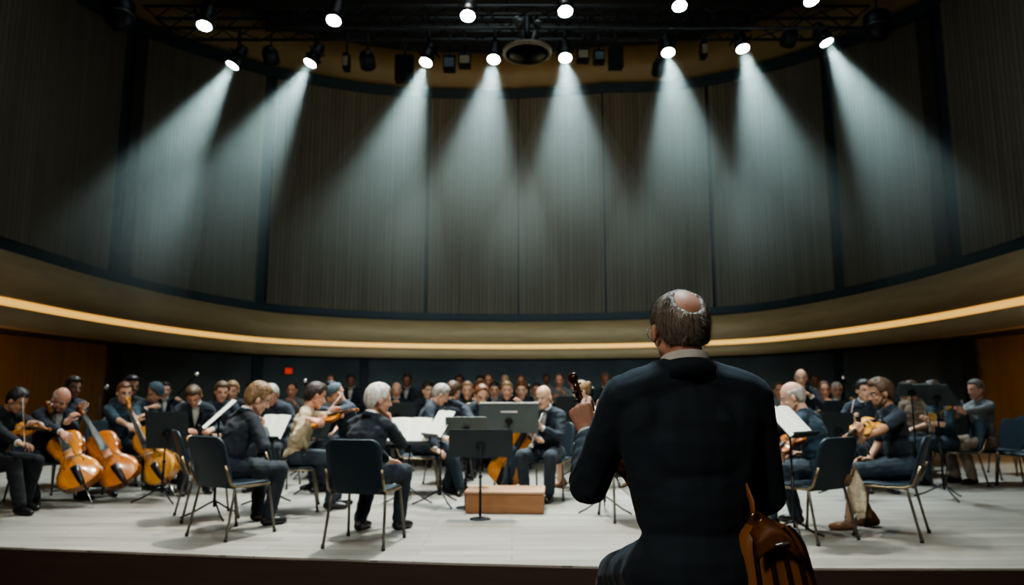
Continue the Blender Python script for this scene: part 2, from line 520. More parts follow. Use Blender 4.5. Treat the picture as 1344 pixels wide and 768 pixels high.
def spotlight(px, row, Y, target, label, energy, angle, lens=0.108, blend=0.6, group=None, beam=0.0, blabel=None, col=(0.80, 0.97, 1.0)):
    P = W(px, row, Y)
    d = (V(target) - P).normalized()
    rot = d.to_track_quat('-Z', 'Y').to_matrix()
    mt = Matrix.Translation(P) @ rot.to_4x4()
    t = thing('spotlight', label, 'spotlight', P, group=group)
    inv = Matrix.Translation(-P)
    def prt(name, bm, m, smooth=True):
        bm.transform(inv @ mt)
        return link(name, fixn(bm), m, t, smooth)
    bm = bmesh.new()
    lathe(bm, [(lens * 1.02, 0.0), (lens * 1.16, 0.005), (lens * 1.18, 0.10), (lens * 1.0, 0.16), (lens * 0.95, 0.34), (lens * 0.7, 0.42), (0.02, 0.44)], n=24)
    prt('housing', bm, m_black)
    bm = bmesh.new()
    lathe(bm, [(0.001, -0.012), (lens * 0.6, -0.009), (lens, -0.002), (lens, 0.004), (0.001, 0.004)], n=28)
    prt('lens', bm, m_lens)
    for sx in (-1, 1):
        bm = bmesh.new()
        box(bm, (sx * lens * 1.27, 0, 0.20), (0.012, 0.30, 0.05), bevel=0.003)
        prt('yoke_arm', bm, m_black, False)
    top = V((P.x, P.y + 0.0, P.z)) - d * 0.22
    hz = (ZA if Y > 11 else ZBm)
    bm = bmesh.new()
    sweep(bm, [top - P + V((0, 0, 0.08)), V((top.x - P.x, top.y - P.y, hz - P.z + 0.02))], 0.03, 8)
    link('clamp', bm, m_black, t)
    if energy:
        ld = bpy.data.lights.new('spot_lamp', 'SPOT')
        ld.energy = energy; ld.color = col
        ld.spot_size = angle * D2R; ld.spot_blend = blend; ld.shadow_soft_size = 0.09
        lo = bpy.data.objects.new('spot_lamp', ld)
        lo.location = d * 0.03
        lo.rotation_euler = rot.to_euler()
        lo.parent = t
        COL.objects.link(lo)
    if beam:
        length = beam
        r = math.tan(angle / 2 * D2R) * 1.02
        b = thing('spotlight_haze', blabel, 'light beam', P, group='haze beams under the lower lamp row')
        b.rotation_euler = rot.to_euler()
        bm = bmesh.new()
        lathe(bm, [(lens * 0.9, -0.03), (lens * 0.9 + r * length, -length)], n=40)
        o = link('haze', fixn(bm), m_haze, b)
        b['kind'] = 'stuff'
    return t
def haze_mat():
    m = bpy.data.materials.new('beam_haze')
    m.use_nodes = True
    nt = m.node_tree
    nt.nodes.clear()
    L = nt.links.new
    out = nt.nodes.new('ShaderNodeOutputMaterial')
    sc = nt.nodes.new('ShaderNodeVolumeScatter')
    sc.inputs['Color'].default_value = (0.82, 1, 0.96, 1)
    sc.inputs['Anisotropy'].default_value = 0.0
    tc = nt.nodes.new('ShaderNodeTexCoord')
    sp = nt.nodes.new('ShaderNodeSeparateXYZ'); L(tc.outputs['Object'], sp.inputs[0])
    mr = nt.nodes.new('ShaderNodeMapRange')
    mr.interpolation_type = 'SMOOTHSTEP'
    mr.inputs[1].default_value = -HAZE_END; mr.inputs[2].default_value = -0.6
    mr.inputs[3].default_value = 0.0; mr.inputs[4].default_value = HAZE
    L(sp.outputs[2], mr.inputs[0]); L(mr.outputs[0], sc.inputs['Density'])
    L(sc.outputs[0], out.inputs['Volume'])
    m.cycles.volume_step_rate = 1.0
    return m
HAZE, HAZE_END = 0.095, 5.1
m_haze = haze_mat()
lower = [(305, 86, (-8.0, 10.6, 0)), (407, 83, (-6.4, 10.3, 0)), (559, 82, (-3.0, 9.8, 0)), (648, 78, (-1.0, 9.2, 0)),
         (742, 76, (0.95, 9.0, 0)), (877, 69, (2.75, 9.2, 0)), (975, 64, (4.6, 9.6, 0)), (1085, 56, (8.0, 10.3, 0))]
ordn = ['first', 'second', 'third', 'fourth', 'fifth', 'sixth', 'seventh', 'last']
for i, (px, r, tg) in enumerate(lower):
    spotlight(px, r, 11.85, tg, 'lit round spotlight in the lower row, %s from the left, throwing a visible beam' % ordn[i], 2500, 34, group='lower row of lit spotlights', beam=5.4,
              blabel='pale misty light beam under the %s lamp from the left in the lower row' % ordn[i])
upper = [(268, 34, (-4.6, 8.0, 0)), (438, 27, (-3.0, 7.6, 0)), (614, 21, (-0.8, 7.4, 0)), (742, 15, (0.8, 7.2, 0)), (892, 8, (2.6, 7.4, 0)), (1065, 1, (4.8, 7.8, 0))]
for i, (px, r, tg) in enumerate(upper):
    spotlight(px, r, 10.1, tg, 'lit round spotlight in the upper row without a visible beam, %s from the left' % (ordn[i] if i < 5 else 'last'), 700, 60, 0.105, 0.8, 'upper row of lit spotlights')
def area(name, loc, tgt, size, energy, col):
    ld = bpy.data.lights.new(name, 'AREA')
    ld.shape = 'DISK'; ld.size = size; ld.energy = energy; ld.color = col
    o = bpy.data.objects.new(name, ld)
    o.location = loc
    o.rotation_euler = (V(tgt) - V(loc)).to_track_quat('-Z', 'Y').to_euler()
    COL.objects.link(o)
    return o
# ------------------------------------------------------------------ people
def skin(n, c): return M('skin_' + n, c, 0.55, var=0.10, scale=14, sss=0.12, bump=0.08, bscale=120)
SKINS = {'fair': skin('fair', (0.60, 0.36, 0.25)), 'pale': skin('pale', (0.66, 0.44, 0.32)), 'tan': skin('tan', (0.46, 0.26, 0.165)), 'brown': skin('brown', (0.23, 0.115, 0.07)), 'ruddy': skin('ruddy', (0.56, 0.29, 0.20))}
m_lip = M('lips', (0.40, 0.19, 0.15), 0.45, var=0.08)
m_eye = M('eye_white', (0.50, 0.47, 0.44), 0.25, var=0.03)
m_iris = M('eye_iris', (0.03, 0.02, 0.015), 0.15)
def hairm(n, c): return M('hair_' + n, c, 0.45, var=0.45, scale=30, stretch=(1, 1, 0.25), bump=0.9, bscale=70)
HAIRS = {'black': hairm('black', (0.012, 0.011, 0.012)), 'dark': hairm('dark', (0.028, 0.018, 0.012)), 'brown': hairm('brown', (0.085, 0.048, 0.025)), 'blond': hairm('blond', (0.22, 0.135, 0.062)),
         'grey': hairm('grey', (0.33, 0.31, 0.28)), 'white': hairm('white', (0.62, 0.58, 0.52)), 'saltpepper': hairm('saltpepper', (0.13, 0.12, 0.11)), 'greying': hairm('greying', (0.20, 0.165, 0.13)), 'auburn': hairm('auburn', (0.14, 0.05, 0.02))}
def cloth(n, c, **k):
    a = dict(rough=0.85, var=0.18, scale=9, bump=0.25, bscale=26, sheen=0.04); a.update(k)
    return M('cloth_' + n, c, **a)
CL = {'front': cloth('front', (0.013, 0.023, 0.035), bscale=160, bump=0.12), 'navy': cloth('navy', (0.013, 0.022, 0.035)), 'suit': cloth('suit', (0.0075, 0.013, 0.021), bump=0.12), 'black': cloth('black', (0.006, 0.008, 0.011)), 'teal': cloth('teal', (0.015, 0.040, 0.060)), 'cream': cloth('cream', (0.46, 0.38, 0.25)),
      'white': cloth('white', (0.62, 0.62, 0.58)), 'grey': cloth('grey', (0.14, 0.155, 0.16)), 'khaki': cloth('khaki', (0.20, 0.155, 0.11)), 'vest': cloth('vest', (0.05, 0.055, 0.06)), 'slate': cloth('slate', (0.020, 0.032, 0.044)), 'jean': cloth('jean', (0.018, 0.034, 0.052)), 'cap': cloth('cap', (0.05, 0.075, 0.095))}
m_shoe = M('shoe_leather', (0.010, 0.010, 0.011), 0.3, var=0.1)
m_tanshoe = M('tan_leather', (0.20, 0.10, 0.05), 0.4)

def ik(a, t, l1, l2, pole):
    d = t - a
    L = d.length
    mx, mn = (l1 + l2) * 0.995, abs(l1 - l2) * 1.05 + 0.02
    if L > mx: d = d * (mx / L); L = mx
    if L < mn: d = d * (mn / L); L = mn
    u = d / L
    x = (l1 * l1 - l2 * l2 + L * L) / (2 * L)
    h = math.sqrt(max(0, l1 * l1 - x * x))
    p = pole - u * pole.dot(u)
    if p.length < 1e-4: p = V((0, 0, -1))
    p.normalize()
    return a + u * x + p * h, a + d

def finger(bm, base, d, n, lens, r, curls):
    pts, rr = [base - d * 0.012], [r * 1.0]
    p, dd = base.copy(), d.copy()
    ax = d.cross(n).normalized()
    pts.append(p.copy()); rr.append(r)
    for i, (l, c) in enumerate(zip(lens, curls)):
        dd = Matrix.Rotation(c * D2R, 3, ax) @ dd
        ra = r * (1 - 0.12 * i)
        pts.append(p + dd * l * 0.5); rr.append(ra * 0.93)
        p = p + dd * l
        pts.append(p.copy()); rr.append(ra * (0.97 if i < 2 else 0.75))
    pts.append(p + dd * r * 0.55); rr.append(r * 0.35)
    sweep(bm, pts, rr, 8)
def hand(bulk, fing, wrist, d, n, side, curl=(25, 35, 25), thumb=35, s=1.0, spread=3.0, fine=False):
    """palm goes into bulk, fingers into fing; d = towards the fingers, n = out of the palm; side +1 right hand, -1 left"""
    d = d.normalized()
    n = (n - d * n.dot(d))
    if n.length < 1e-4: n = frame(d)[0]
    n.normalize()
    t = d.cross(n) * side                      # towards the thumb
    PL = 0.088 * s
    for k, (o, l) in enumerate(((0.030, 1.0), (0.010, 1.03), (-0.011, 0.98), (-0.030, 0.90))):
        capsule(bulk, wrist + t * o * 0.45 * s + d * 0.008 * s, wrist + d * PL * l + t * o * s, 0.0155 * s, 0.0125 * s, 8)
    capsule(bulk, wrist + t * 0.012 * s, wrist + t * 0.040 * s + d * 0.045 * s + n * 0.014 * s, 0.018 * s, 0.0135 * s, 8)
    capsule(bulk, wrist - d * 0.03 * s, wrist + d * 0.012 * s, 0.026 * s, 0.024 * s, 10, hint=n, flat=1.0)
    fl = [(0.040, 0.025, 0.020), (0.045, 0.028, 0.021), (0.042, 0.026, 0.021), (0.033, 0.020, 0.019)]
    for k, (o, l) in enumerate(((0.030, 1.0), (0.010, 1.03), (-0.011, 0.98), (-0.030, 0.90))):
        a = (1.5 - k) * spread * D2R
        dk = (d * math.cos(a) + t * math.sin(a)).normalized()
        cc = curl[k] if hasattr(curl[0], '__len__') else tuple(c * (1 + 0.06 * (k - 1)) for c in curl)
        finger(fing, wrist + d * PL * l + t * o * s, dk, n, [q * s for q in fl[k]], (0.0092 - 0.0008 * (k == 3)) * s, cc)
    td = (d * 0.75 + t * 0.75 + n * 0.25).normalized()
    tb = wrist + t * 0.036 * s + d * 0.038 * s + n * 0.010 * s
    ax = (n * 1.0 - t * 0.3)
    pts, rr = [tb - td * 0.01, tb], [0.0115 * s, 0.0115 * s]
    p, dd = tb.copy(), td.copy()
    bend = d.cross(t)
    for i, l in enumerate((0.036 * s, 0.028 * s)):
        q = Matrix.Rotation((thumb * 0.6 if i == 0 else thumb * 0.7) * D2R, 3, (t.cross(n + d * 0.6)).normalized()) @ dd
        dd = q.normalized()
        pts.append(p + dd * l * 0.5); rr.append(0.0105 * s)
        p = p + dd * l
        pts.append(p.copy()); rr.append((0.0108 if i == 0 else 0.008) * s)
    pts.append(p + dd * 0.006 * s); rr.append(0.004 * s)
    sweep(fing, pts, rr, 8)

def hair_shell(style, sz, detail=4, seed=0.0):
    """closed cap that rides above the scalp where hair grows and dips under the skin elsewhere (head frame, y = face)"""
    bm = bmesh.new()
    bmesh.ops.create_icosphere(bm, subdivisions=detail, radius=1.0)
    for v in bm.verts:
        d = v.co.normalized()
        # base: cranium, longer towards the nape
        r = V((0.0765, 0.096, 0.096))
        p = V((d.x * r.x, d.y * r.y - 0.010, d.z * r.z + 0.03))
        if d.z < 0: p.z = 0.03 + d.z * (0.118 if d.y < 0 else 0.096)
        x, y, z = p
        def st(a, b, t): t = max(0, min(1, (t - a) / (b - a))); return t * t * (3 - 2 * t)
        line = 0.062 + 0.30 * 0 
        # amount of hair 0..1: above the brow line at the front, above the ear at the side, down to the nape behind
        front = st(-0.01, 0.05, y)
        lo = (-0.058 if style == 'crown' else -0.075) * (1 - front) + 0.078 * front
        ear = st(0.03, 0.06, abs(x)) * st(-0.05, -0.01, y) * (1 - st(0.02, 0.045, y))
        lo = lo * (1 - ear) + 0.010 * ear
        amt = st(lo - 0.012, lo + 0.016, z)
        th = 0.013
        if style == 'bald':                    # horseshoe round the sides and back
            amt *= 1 - st(0.045, 0.075, z) ; th = 0.007
        elif style == 'crown':                 # thin on the crown
            q = ((x / 0.038) ** 2 + ((y + 0.082) / 0.050) ** 2 + ((z - 0.080) / 0.042) ** 2)
            amt *= st(0.45, 1.8, q) * (1 - 0.35 * st(0.085, 0.12, z)); th = 0.009
        elif style == 'receding':
            amt *= 1 - st(0.03, 0.07, y) * 0.9; th = 0.011
        elif style == 'spiky': th = 0.015 + 0.014 * st(0.05, 0.11, z)
        elif style == 'short': th = 0.0125 + 0.005 * st(0.05, 0.11, z) * st(-0.02, 0.06, y)
        elif style == 'full': th = 0.017 + 0.010 * st(0.06, 0.12, z) * st(-0.02, 0.06, y)
        elif style == 'cap': th = 0.018; amt = st(0.028, 0.036, z + 0.25 * (y - 0.02) * (y < 0.02))
        elif style == 'long': th = 0.020; amt = max(amt, st(0.02, -0.02, y) * 1.0)
        elif style == 'bun': th = 0.012
        nn = noise.noise(V((x, y, z)) * (60 if style != 'spiky' else 75) + V((seed, seed, 0)))
        wob = (0.0022 if style not in ('spiky', 'full') else (0.006 if style == 'spiky' else 0.004)) * nn * (style != 'cap')
        off = -0.012 + (th + 0.012) * amt + wob * amt
        v.co = (p + d * off) * sz
    if style == 'long':
        for a in (-1, 0, 1):
            capsule(bm, V((a * 0.055, -0.045, 0.02)) * sz, V((a * 0.062, -0.055, -0.14)) * sz, 0.045 * sz, 0.032 * sz, 10)
    if style == 'bun':
        ell(bm, V((0, -0.115, 0.06)) * sz, (0.035 * sz, 0.032 * sz, 0.032 * sz))
    if style == 'cap':
        vs = [bm.verts.new(V((0.07 * math.sin(a), 0.07 + 0.055 * math.cos(a), 0.052 - 0.010 * math.cos(a))) * sz) for a in [k * math.pi / 8 - math.pi / 2 for k in range(9)]]
        ws = [bm.verts.new(v.co + V((0, 0, -0.006 * sz))) for v in vs]
        bm.faces.new(vs); bm.faces.new(list(reversed(ws)))
        for i in range(9): bm.faces.new((vs[i - 1], ws[i - 1], ws[i], vs[i]))
    return bm

def hair_strands(hm, hc, Rh, sz, per, seed=3, lift=0.45, rnd=0.25, lo=0.010, hi=0.020):
    bm = bmesh.new()
    rr = random.Random(seed)
    for p in hm.polygons:
        c, n = p.center.copy(), p.normal.copy()
        q = Rh.transposed() @ (c - hc) / sz
        e = math.sqrt((q.x / 0.0765) ** 2 + ((q.y + 0.01) / 0.096) ** 2 + ((q.z - 0.03) / (0.096 if q.z > 0.03 else 0.118)) ** 2)
        if e < 1.072: continue
        for k in range(per if e > 1.09 else max(1, per // 2)):
            down = Rh @ V((0.25 * (1 if q.x > 0 else -1), -0.35, -1))
            d = (n * lift + down * 0.7 + V((rr.gauss(0, rnd), rr.gauss(0, rnd), rr.gauss(0, rnd)))).normalized()
            L = rr.uniform(lo, hi)
            b0 = c - n * 0.003 + V((rr.gauss(0, .002), rr.gauss(0, .002), rr.gauss(0, .002)))
            s_ = d.cross(n)
            if s_.length < 1e-4: continue
            s_ = s_.normalized() * 0.0007
            a, b, t_ = bm.verts.new(b0 + s_), bm.verts.new(b0 - s_), bm.verts.new(b0 + d * L)
            bm.faces.new((a, b, t_))
    return bm

def person(label, pos, yaw, lean=8, side=0, twist=0, head=(0, 0, 0), L=None, R=None, feet=None, hips=0.545, size=1.0, girth=1.0, skn='fair', hair=('brown', 'full'), top=('jacket', 'suit'), legs=('trousers', 'suit'),
           shoe='black', collar=None, vpanel=False, voxel=0.010, z=0.0, group=None, standing=False, name='person', knees=None, glasses=False, elbows=None, detail=4, headfwd=0.0, extra=None, headscale=1.04, neckup=0.0, smooth=5, beard=False, strands=0, foldamp=0.006, foldfn=None):
    rz = yaw * D2R - math.pi / 2
    root = thing(name, label, 'person', (pos[0], pos[1], z), rz, group)
    inv = (Matrix.Translation((pos[0], pos[1], z)) @ Matrix.Rotation(rz, 4, 'Z')).inverted()
    i3 = inv.to_3x3()
    s = size
    g = girth
    pel = V((0, 0, hips))
    if standing: pel.z = 0.92 * s
    def rx(a): return Matrix.Rotation(-a * D2R, 3, 'X')
    def ry(a): return Matrix.Rotation(a * D2R, 3, 'Y')
    Rl = ry(side * 0.7) @ rx(lean * 0.7)
    Ru = ry(side * 1.1) @ rx(lean * 1.3)
    Rt = Matrix.Rotation(twist * D2R, 3, 'Z')
    waist = pel + Rl @ V((0, 0, 0.17 * s))
    chest = waist + Rl @ V((0, 0, 0.05 * s)) + Ru @ V((0, 0, 0.10 * s))
    shc = chest + Ru @ V((0, 0, 0.155 * s))
    neck = shc + Ru @ V((0, -0.01, 0.055 * s))
    Rc = Ru @ Rt
    Rh = Rt @ Matrix.Rotation(head[0] * D2R, 3, 'Z') @ ry(head[2]) @ rx(head[1] + lean * 0.5)
    sz = headscale * s
    hc = neck + (Ru @ V((0, 0, 0.022 * s + neckup))) + Rh @ V((0, 0.030 * sz, 0.115 * sz)) + V((0, headfwd, 0))
    sh = {k: shc + Rc @ V((k * 0.176 * s * (0.6 + 0.4 * g), -0.008, -0.022)) for k in (-1, 1)}
    hip = {k: pel + V((k * 0.088 * s * g, 0, -0.01)) for k in (-1, 1)}
    # ---- limbs
    arms = {}
    for k, H in ((-1, L), (1, R)):
        H = dict(H or {})
        if 'at' in H: t = inv @ V(H['at'])
        else: t = V(H.get('loc', (k * 0.13, 0.36, hips + 0.13)))
        pole = V((elbows or {}).get(k, H.get('pole', (k * 0.7, -0.25, -0.9))))
        e, w = ik(sh[k], t, 0.285 * s, 0.255 * s, pole)
        d = i3 @ V(H['dir']) if 'dir' in H else (V(H['ldir']) if 'ldir' in H else (w - e))
        n = i3 @ V(H['palm']) if 'palm' in H else V(H.get('lpalm', (-k * 0.5, 0, -0.8)))
        arms[k] = (sh[k], e, w, d, n, H.get('curl', (28, 35, 25)), H.get('thumb', 30))
    legp = {}
    for k in (-1, 1):
        if standing: ank = V((k * 0.10, 0.02 * k, 0.09)); pole = V((0, 1, 0))
        else:
            f = (feet or {}).get(k, (k * 0.13, 0.40))
            ank = V((f[0], f[1], f[2] if len(f) > 2 else 0.088)); pole = V((knees or {}).get(k, (k * 0.12, 0.5, 1.0)))
        kn, an = ik(hip[k], ank, 0.435 * s, 0.425 * s, pole)
        toe = V((an.x - hip[k].x, an.y - hip[k].y + 0.15, 0))
        toe = (toe.normalized() if toe.length > .01 else V((0, 1, 0)))
        toe = (toe * 0.5 + V((k * 0.15, 1, 0)) * 0.5).normalized()
        legp[k] = (hip[k], kn, an, toe)
    def torso(bm, a):
        ell(bm, pel + V((0, -0.01, 0.0)), ((0.165 * g + a) * s, (0.118 * g + a) * s, (0.125 + a) * s), Rl)
        ell(bm, waist, ((0.142 * g + a) * s, (0.104 * g + a) * s, (0.15 + a) * s), Rl)
        ell(bm, chest + Rc @ V((0, 0.0, 0.01)), ((0.158 * g + a) * s, (0.108 * g + a) * s, (0.165 + a) * s), Rc)
        for k in (-1, 1):
            capsule(bm, shc + Rc @ V((k * 0.05, 0, 0.0)), sh[k] + Rc @ V((-k * 0.012, 0, -0.012)), (0.058 + a) * s, (0.046 + a) * s)
            capsule(bm, shc + Rc @ V((k * 0.028, -0.014, 0.030)), sh[k] + Rc @ V((-k * 0.025, -0.010, 0.012)), (0.050 + a) * s, (0.043 + a) * s)
    def footp(bm, k, a=0.0):
        h, kn, an, toe = legp[k]
        base = an - V((0, 0, 0.045 * s))
        capsule(bm, an + V((0, 0, 0.02)), base - toe * 0.035 * s, (0.034 + a) * s, (0.034 + a) * s)
        capsule(bm, base - toe * 0.035 * s, base + toe * 0.10 * s + V((0, 0, -0.008)), (0.036 + a) * s, (0.034 + a) * s)
        capsule(bm, base + toe * 0.10 * s + V((0, 0, -0.008)), base + toe * 0.155 * s + V((0, 0, -0.014)), (0.036 + a) * s, (0.025 + a) * s)
    # ---- body
    bm = bmesh.new(); fg = bmesh.new()
    torso(bm, -0.004)
    capsule(bm, neck - Ru @ V((0, 0, 0.05)), hc + Rh @ V((0, -0.022, -0.045)) * sz, 0.056 * s, 0.052 * s)
    H = lambda x, y, zz: hc + Rh @ (V((x, y, zz)) * sz)
    hr = lambda *r: tuple(q * sz for q in r)
    ell(bm, H(0, -0.010, 0.03), hr(0.0765, 0.096, 0.096), Rh, 24, 16)
    ell(bm, H(0, 0.022, -0.035), hr(0.058, 0.068, 0.082), Rh, 20, 14)
    ell(bm, H(0, 0.066, -0.098), hr(0.026, 0.022, 0.020), Rh)
    for k in (-1, 1):
        capsule(bm, H(k * 0.055, 0.0, -0.055), H(k * 0.018, 0.066, -0.092), 0.017 * sz, 0.017 * sz)
        ell(bm, H(k * 0.036, 0.062, -0.028), hr(0.020, 0.020, 0.018), Rh)
        capsule(bm, H(k * 0.012, 0.086, 0.024), H(k * 0.045, 0.070, 0.026), 0.010 * sz, 0.008 * sz, 8)
        ell(bm, H(k * 0.084, -0.006, -0.010), hr(0.010, 0.020, 0.032), Rh @ Matrix.Rotation(k * 0.35, 3, 'Z'))
    capsule(bm, H(0, 0.086, 0.016), H(0, 0.108, -0.026), 0.0085 * sz, 0.0125 * sz, 10)
    for k in (-1, 1): ell(bm, H(k * 0.011, 0.096, -0.030), hr(0.009, 0.010, 0.008), Rh)
    ell(bm, H(0, 0.084, -0.057), hr(0.024, 0.011, 0.007), Rh)
    ell(bm, H(0, 0.083, -0.067), hr(0.021, 0.011, 0.008), Rh)
    for k in (-1, 1):
        a, e, w, d, n, cu, th = arms[k]
        capsule(bm, a, e, 0.050 * s, 0.040 * s); capsule(bm, e, w, 0.042 * s, 0.027 * s)
        hand(bm, fg, w, d, n, k, cu, th, s)
        h, kn, an, toe = legp[k]
        capsule(bm, h, kn, 0.088 * s * g, 0.058 * s); capsule(bm, kn, an, 0.057 * s, 0.038 * s)
        ell(bm, kn.lerp(an, 0.3) + (V((0, -1, 0)) if not standing else V((0, -1, 0))) * 0.008 * s, (0.044 * s, 0.046 * s, 0.09 * s))
        footp(bm, k, -0.006)
    me = remesh(bm, voxel, 3, 0.5)
    b2 = bmesh.new(); b2.from_mesh(me)
    fixn(fg)
    fm = bpy.data.meshes.new('f'); fg.to_mesh(fm); fg.free(); b2.from_mesh(fm)
    hm = HAIRS[hair[0]] if hair[0] in HAIRS else HAIRS['dark']
    lipc = H(0, 0.093, -0.062)
    for f in b2.faces:
        q = Rh.transposed() @ (f.calc_center_median() - lipc)
        if abs(q.z) < 0.0105 * sz and abs(q.x) < 0.023 * sz and q.y > -0.022 * sz: f.material_index = 1
        q = Rh.transposed() @ (f.calc_center_median() - hc) / sz
        if 0.020 < q.z + abs(q.x) * 0.05 < 0.034 and 0.012 < abs(q.x) < 0.052 and q.y > 0.055: f.material_index = 2
    bpy.data.meshes.remove(me); bpy.data.meshes.remove(fm)
    sk = SKINS[skn]
    link('body', b2, [sk, m_lip, hm], root)
    for k in (-1, 1):
        bm = bmesh.new()
        ell(bm, H(k * 0.031, 0.0735, 0.006), hr(0.0130, 0.0118, 0.0078), Rh, 20, 12)
        for f in bm.faces:
            q = Rh.transposed() @ (f.calc_center_median() - H(k * 0.031, 0.0735, 0.006)) / sz
            if q.y > 0.004 and math.hypot(q.x, q.z) < 0.0066: f.material_index = 1
        link('eye', bm, [m_eye, m_iris], root)
    # ---- hair
    if hair[1]:
        bm = hair_shell(hair[1], sz, detail, RNG.random() * 50)
        mt = Matrix.Translation(hc) @ Rh.to_4x4()
        bm.transform(mt)
        o = link('cap' if hair[1] == 'cap' else 'hair', bm, CL['cap'] if hair[1] == 'cap' else hm, root)
        if strands: link('hair_strands', hair_strands(o.data, hc, Rh, sz, strands), hm, root)
    if beard:
        bm = bmesh.new()
        ell(bm, H(0, 0.046, -0.092), hr(0.044, 0.046, 0.034), Rh, 20, 14)
        for k in (-1, 1): capsule(bm, H(k * 0.030, 0.060, -0.088), H(k * 0.062, 0.008, -0.035), 0.015 * sz, 0.010 * sz, 10)
        link('beard', remesh(bm, 0.006, 3, 0.5), hm, root)
    # ---- clothes
    kind, col = top
    cm = CL[col]
    bm = bmesh.new()
    a0 = 0.016 if kind == 'jacket' else 0.010
    torso(bm, a0)
    if kind == 'jacket':
        for k in (-1, 1): capsule(bm, sh[k] + Rc @ V((-k * 0.055, 0.0, -0.06)), waist + Rl @ V((k * 0.075 * g, 0, -0.02)), 0.082 * s, 0.085 * s)
        if not standing:
            ell(bm, pel + V((0, 0.03, -0.01)), ((0.185 * g) * s, 0.17 * s, 0.115 * s))
        ell(bm, neck - Ru @ V((0, -0.002, 0.022)), (0.080 * s, 0.078 * s, 0.05 * s), Ru)
    else:
        ell(bm, neck - Ru @ V((0, -0.003, 0.045)), (0.080 * s, 0.075 * s, 0.045 * s), Ru)
    for k in (-1, 1):
        a, e, w, d, n, cu, th = arms[k]
        if kind in ('tee', 'dress'):
            capsule(bm, a, a.lerp(e, 0.72), 0.068 * s, 0.060 * s)
        elif kind == 'elbow':
            capsule(bm, a, e, 0.064 * s, 0.055 * s); capsule(bm, e, e.lerp(w, 0.15), 0.055 * s, 0.052 * s)
        else:
            x = 0.0 if kind == 'jacket' else -0.006
            capsule(bm, a, e, (0.062 + x) * s, (0.056 + x) * s); capsule(bm, e, e.lerp(w, 0.84), (0.057 + x) * s, (0.043 + x) * s)
    if kind == 'dress':
        for k in (-1, 1):
            h, kn, an, toe = legp[k]
            capsule(bm, h, h.lerp(kn, 0.9), 0.105 * s, 0.085 * s)
    ff = folds(foldamp, 9, (1, 1, 1.6), RNG.random() * 20)
    if foldfn:
        f1, f2 = ff, foldfn(0, arms)
        ff = lambda c: f1(c) + f2(c)
    me = remesh(bm, voxel, smooth, 0.6, ff)
    link({'jacket': 'jacket', 'shirt': 'shirt', 'tee': 'shirt', 'elbow': 'top', 'dress': 'dress'}[kind], me, cm, root)
    if kind == 'jacket':
        for k in (-1, 1):
            a, e, w, d, n, cu, th = arms[k]
            bm = bmesh.new()
            u = (w - e).normalized()
            sweep(bm, [e.lerp(w, 0.90), e.lerp(w, 0.985)], [0.036 * s, 0.035 * s], 14)
            link('shirt_cuff', bm, CL['white'], root)
    if collar:
        bm = bmesh.new()
        cc = neck + Ru @ V((0, 0.004, 0.012)) * s
        pr = [(0.064, -0.028), (0.070, -0.026), (0.066, 0.021), (0.061, 0.021)]
        lathe_open = [[bm.verts.new(cc + (Ru @ Rt) @ (V((r * math.cos(q), r * 1.02 * math.sin(q), zz + 0.014 * (-math.sin(q)))) * s)) for q in [2 * math.pi * i / 28 for i in range(28)]] for r, zz in pr]
        for j in range(4):
            A, B = lathe_open[j], lathe_open[(j + 1) % 4]
            for i in range(28): bm.faces.new((A[i], A[(i + 1) % 28], B[(i + 1) % 28], B[i]))
        link('shirt_collar', fixn(bm), CL[collar], root)
    if kind == 'jacket':
        bm = bmesh.new()
        R0 = []
        for r, zz in ((0.094, -0.050), (0.086, -0.010), (0.080, 0.0), (0.075, -0.006), (0.078, -0.04)):
            R0.append([bm.verts.new(neck + (Ru @ Rt) @ (V((r * 1.05 * math.cos(q), r * math.sin(q) + 0.004 + (0.03 if math.sin(q) > 0 else 0) * math.sin(q), zz + 0.004 - (0.020 + 0.03 * (math.sin(q) > 0)) * math.sin(q))) * s)) for q in [math.pi * 0.70 + math.pi * 1.60 * i / 30 for i in range(31)]])
        for j in range(5):
            A, B = R0[j], R0[(j + 1) % 5]
            for i in range(30): bm.faces.new((A[i], A[i + 1], B[i + 1], B[i]))
        bm.faces.new([r[0] for r in R0]); bm.faces.new([r[-1] for r in reversed(R0)])
        link('jacket_collar', fixn(bm), cm, root)
    if vpanel:
        cf = chest + Rc @ V((0, 0.108 * g + 0.012, 0.06)) * s
        for k in (-1, 1):
            bm = bmesh.new()
            A = [(0.060, -0.046, 0.135), (0.048, 0.0, 0.075), (0.036, 0.016, 0.01), (0.018, 0.024, -0.06), (0.004, 0.022, -0.115)]
            wd = [0.022, 0.040, 0.044, 0.028, 0.006]
            ra = [bm.verts.new(cf + Rc @ V((k * x, y + 0.002, z)) * s) for x, y, z in A]
            rb = [bm.verts.new(cf + Rc @ V((k * (x + w_), y - 0.35 * w_, z - 0.004)) * s) for (x, y, z), w_ in zip(A, wd)]
            for i in range(4): bm.faces.new((ra[i], ra[i + 1], rb[i + 1], rb[i]))
            bmesh.ops.solidify(bm, geom=bm.faces[:], thickness=0.009)
            link('lapel', fixn(bm), cm, root, False)
    if vpanel:
        bm = bmesh.new()
        cf = chest + Rc @ V((0, 0.108 * g + 0.012, 0.06)) * s
        rows = []
        for zz, wd, yy in ((0.13, 0.045, -0.052), (0.08, 0.042, -0.012), (0.02, 0.032, 0.010), (-0.05, 0.016, 0.016), (-0.10, 0.003, 0.014)):
            rows.append([bm.verts.new(cf + Rc @ V((x * wd, yy + 0.004 - 0.3 * abs(x) * wd, zz)) * s) for x in (-1, -0.5, 0, 0.5, 1)])
        for A, B in zip(rows, rows[1:]):
            for i in range(4): bm.faces.new((A[i], A[i + 1], B[i + 1], B[i]))
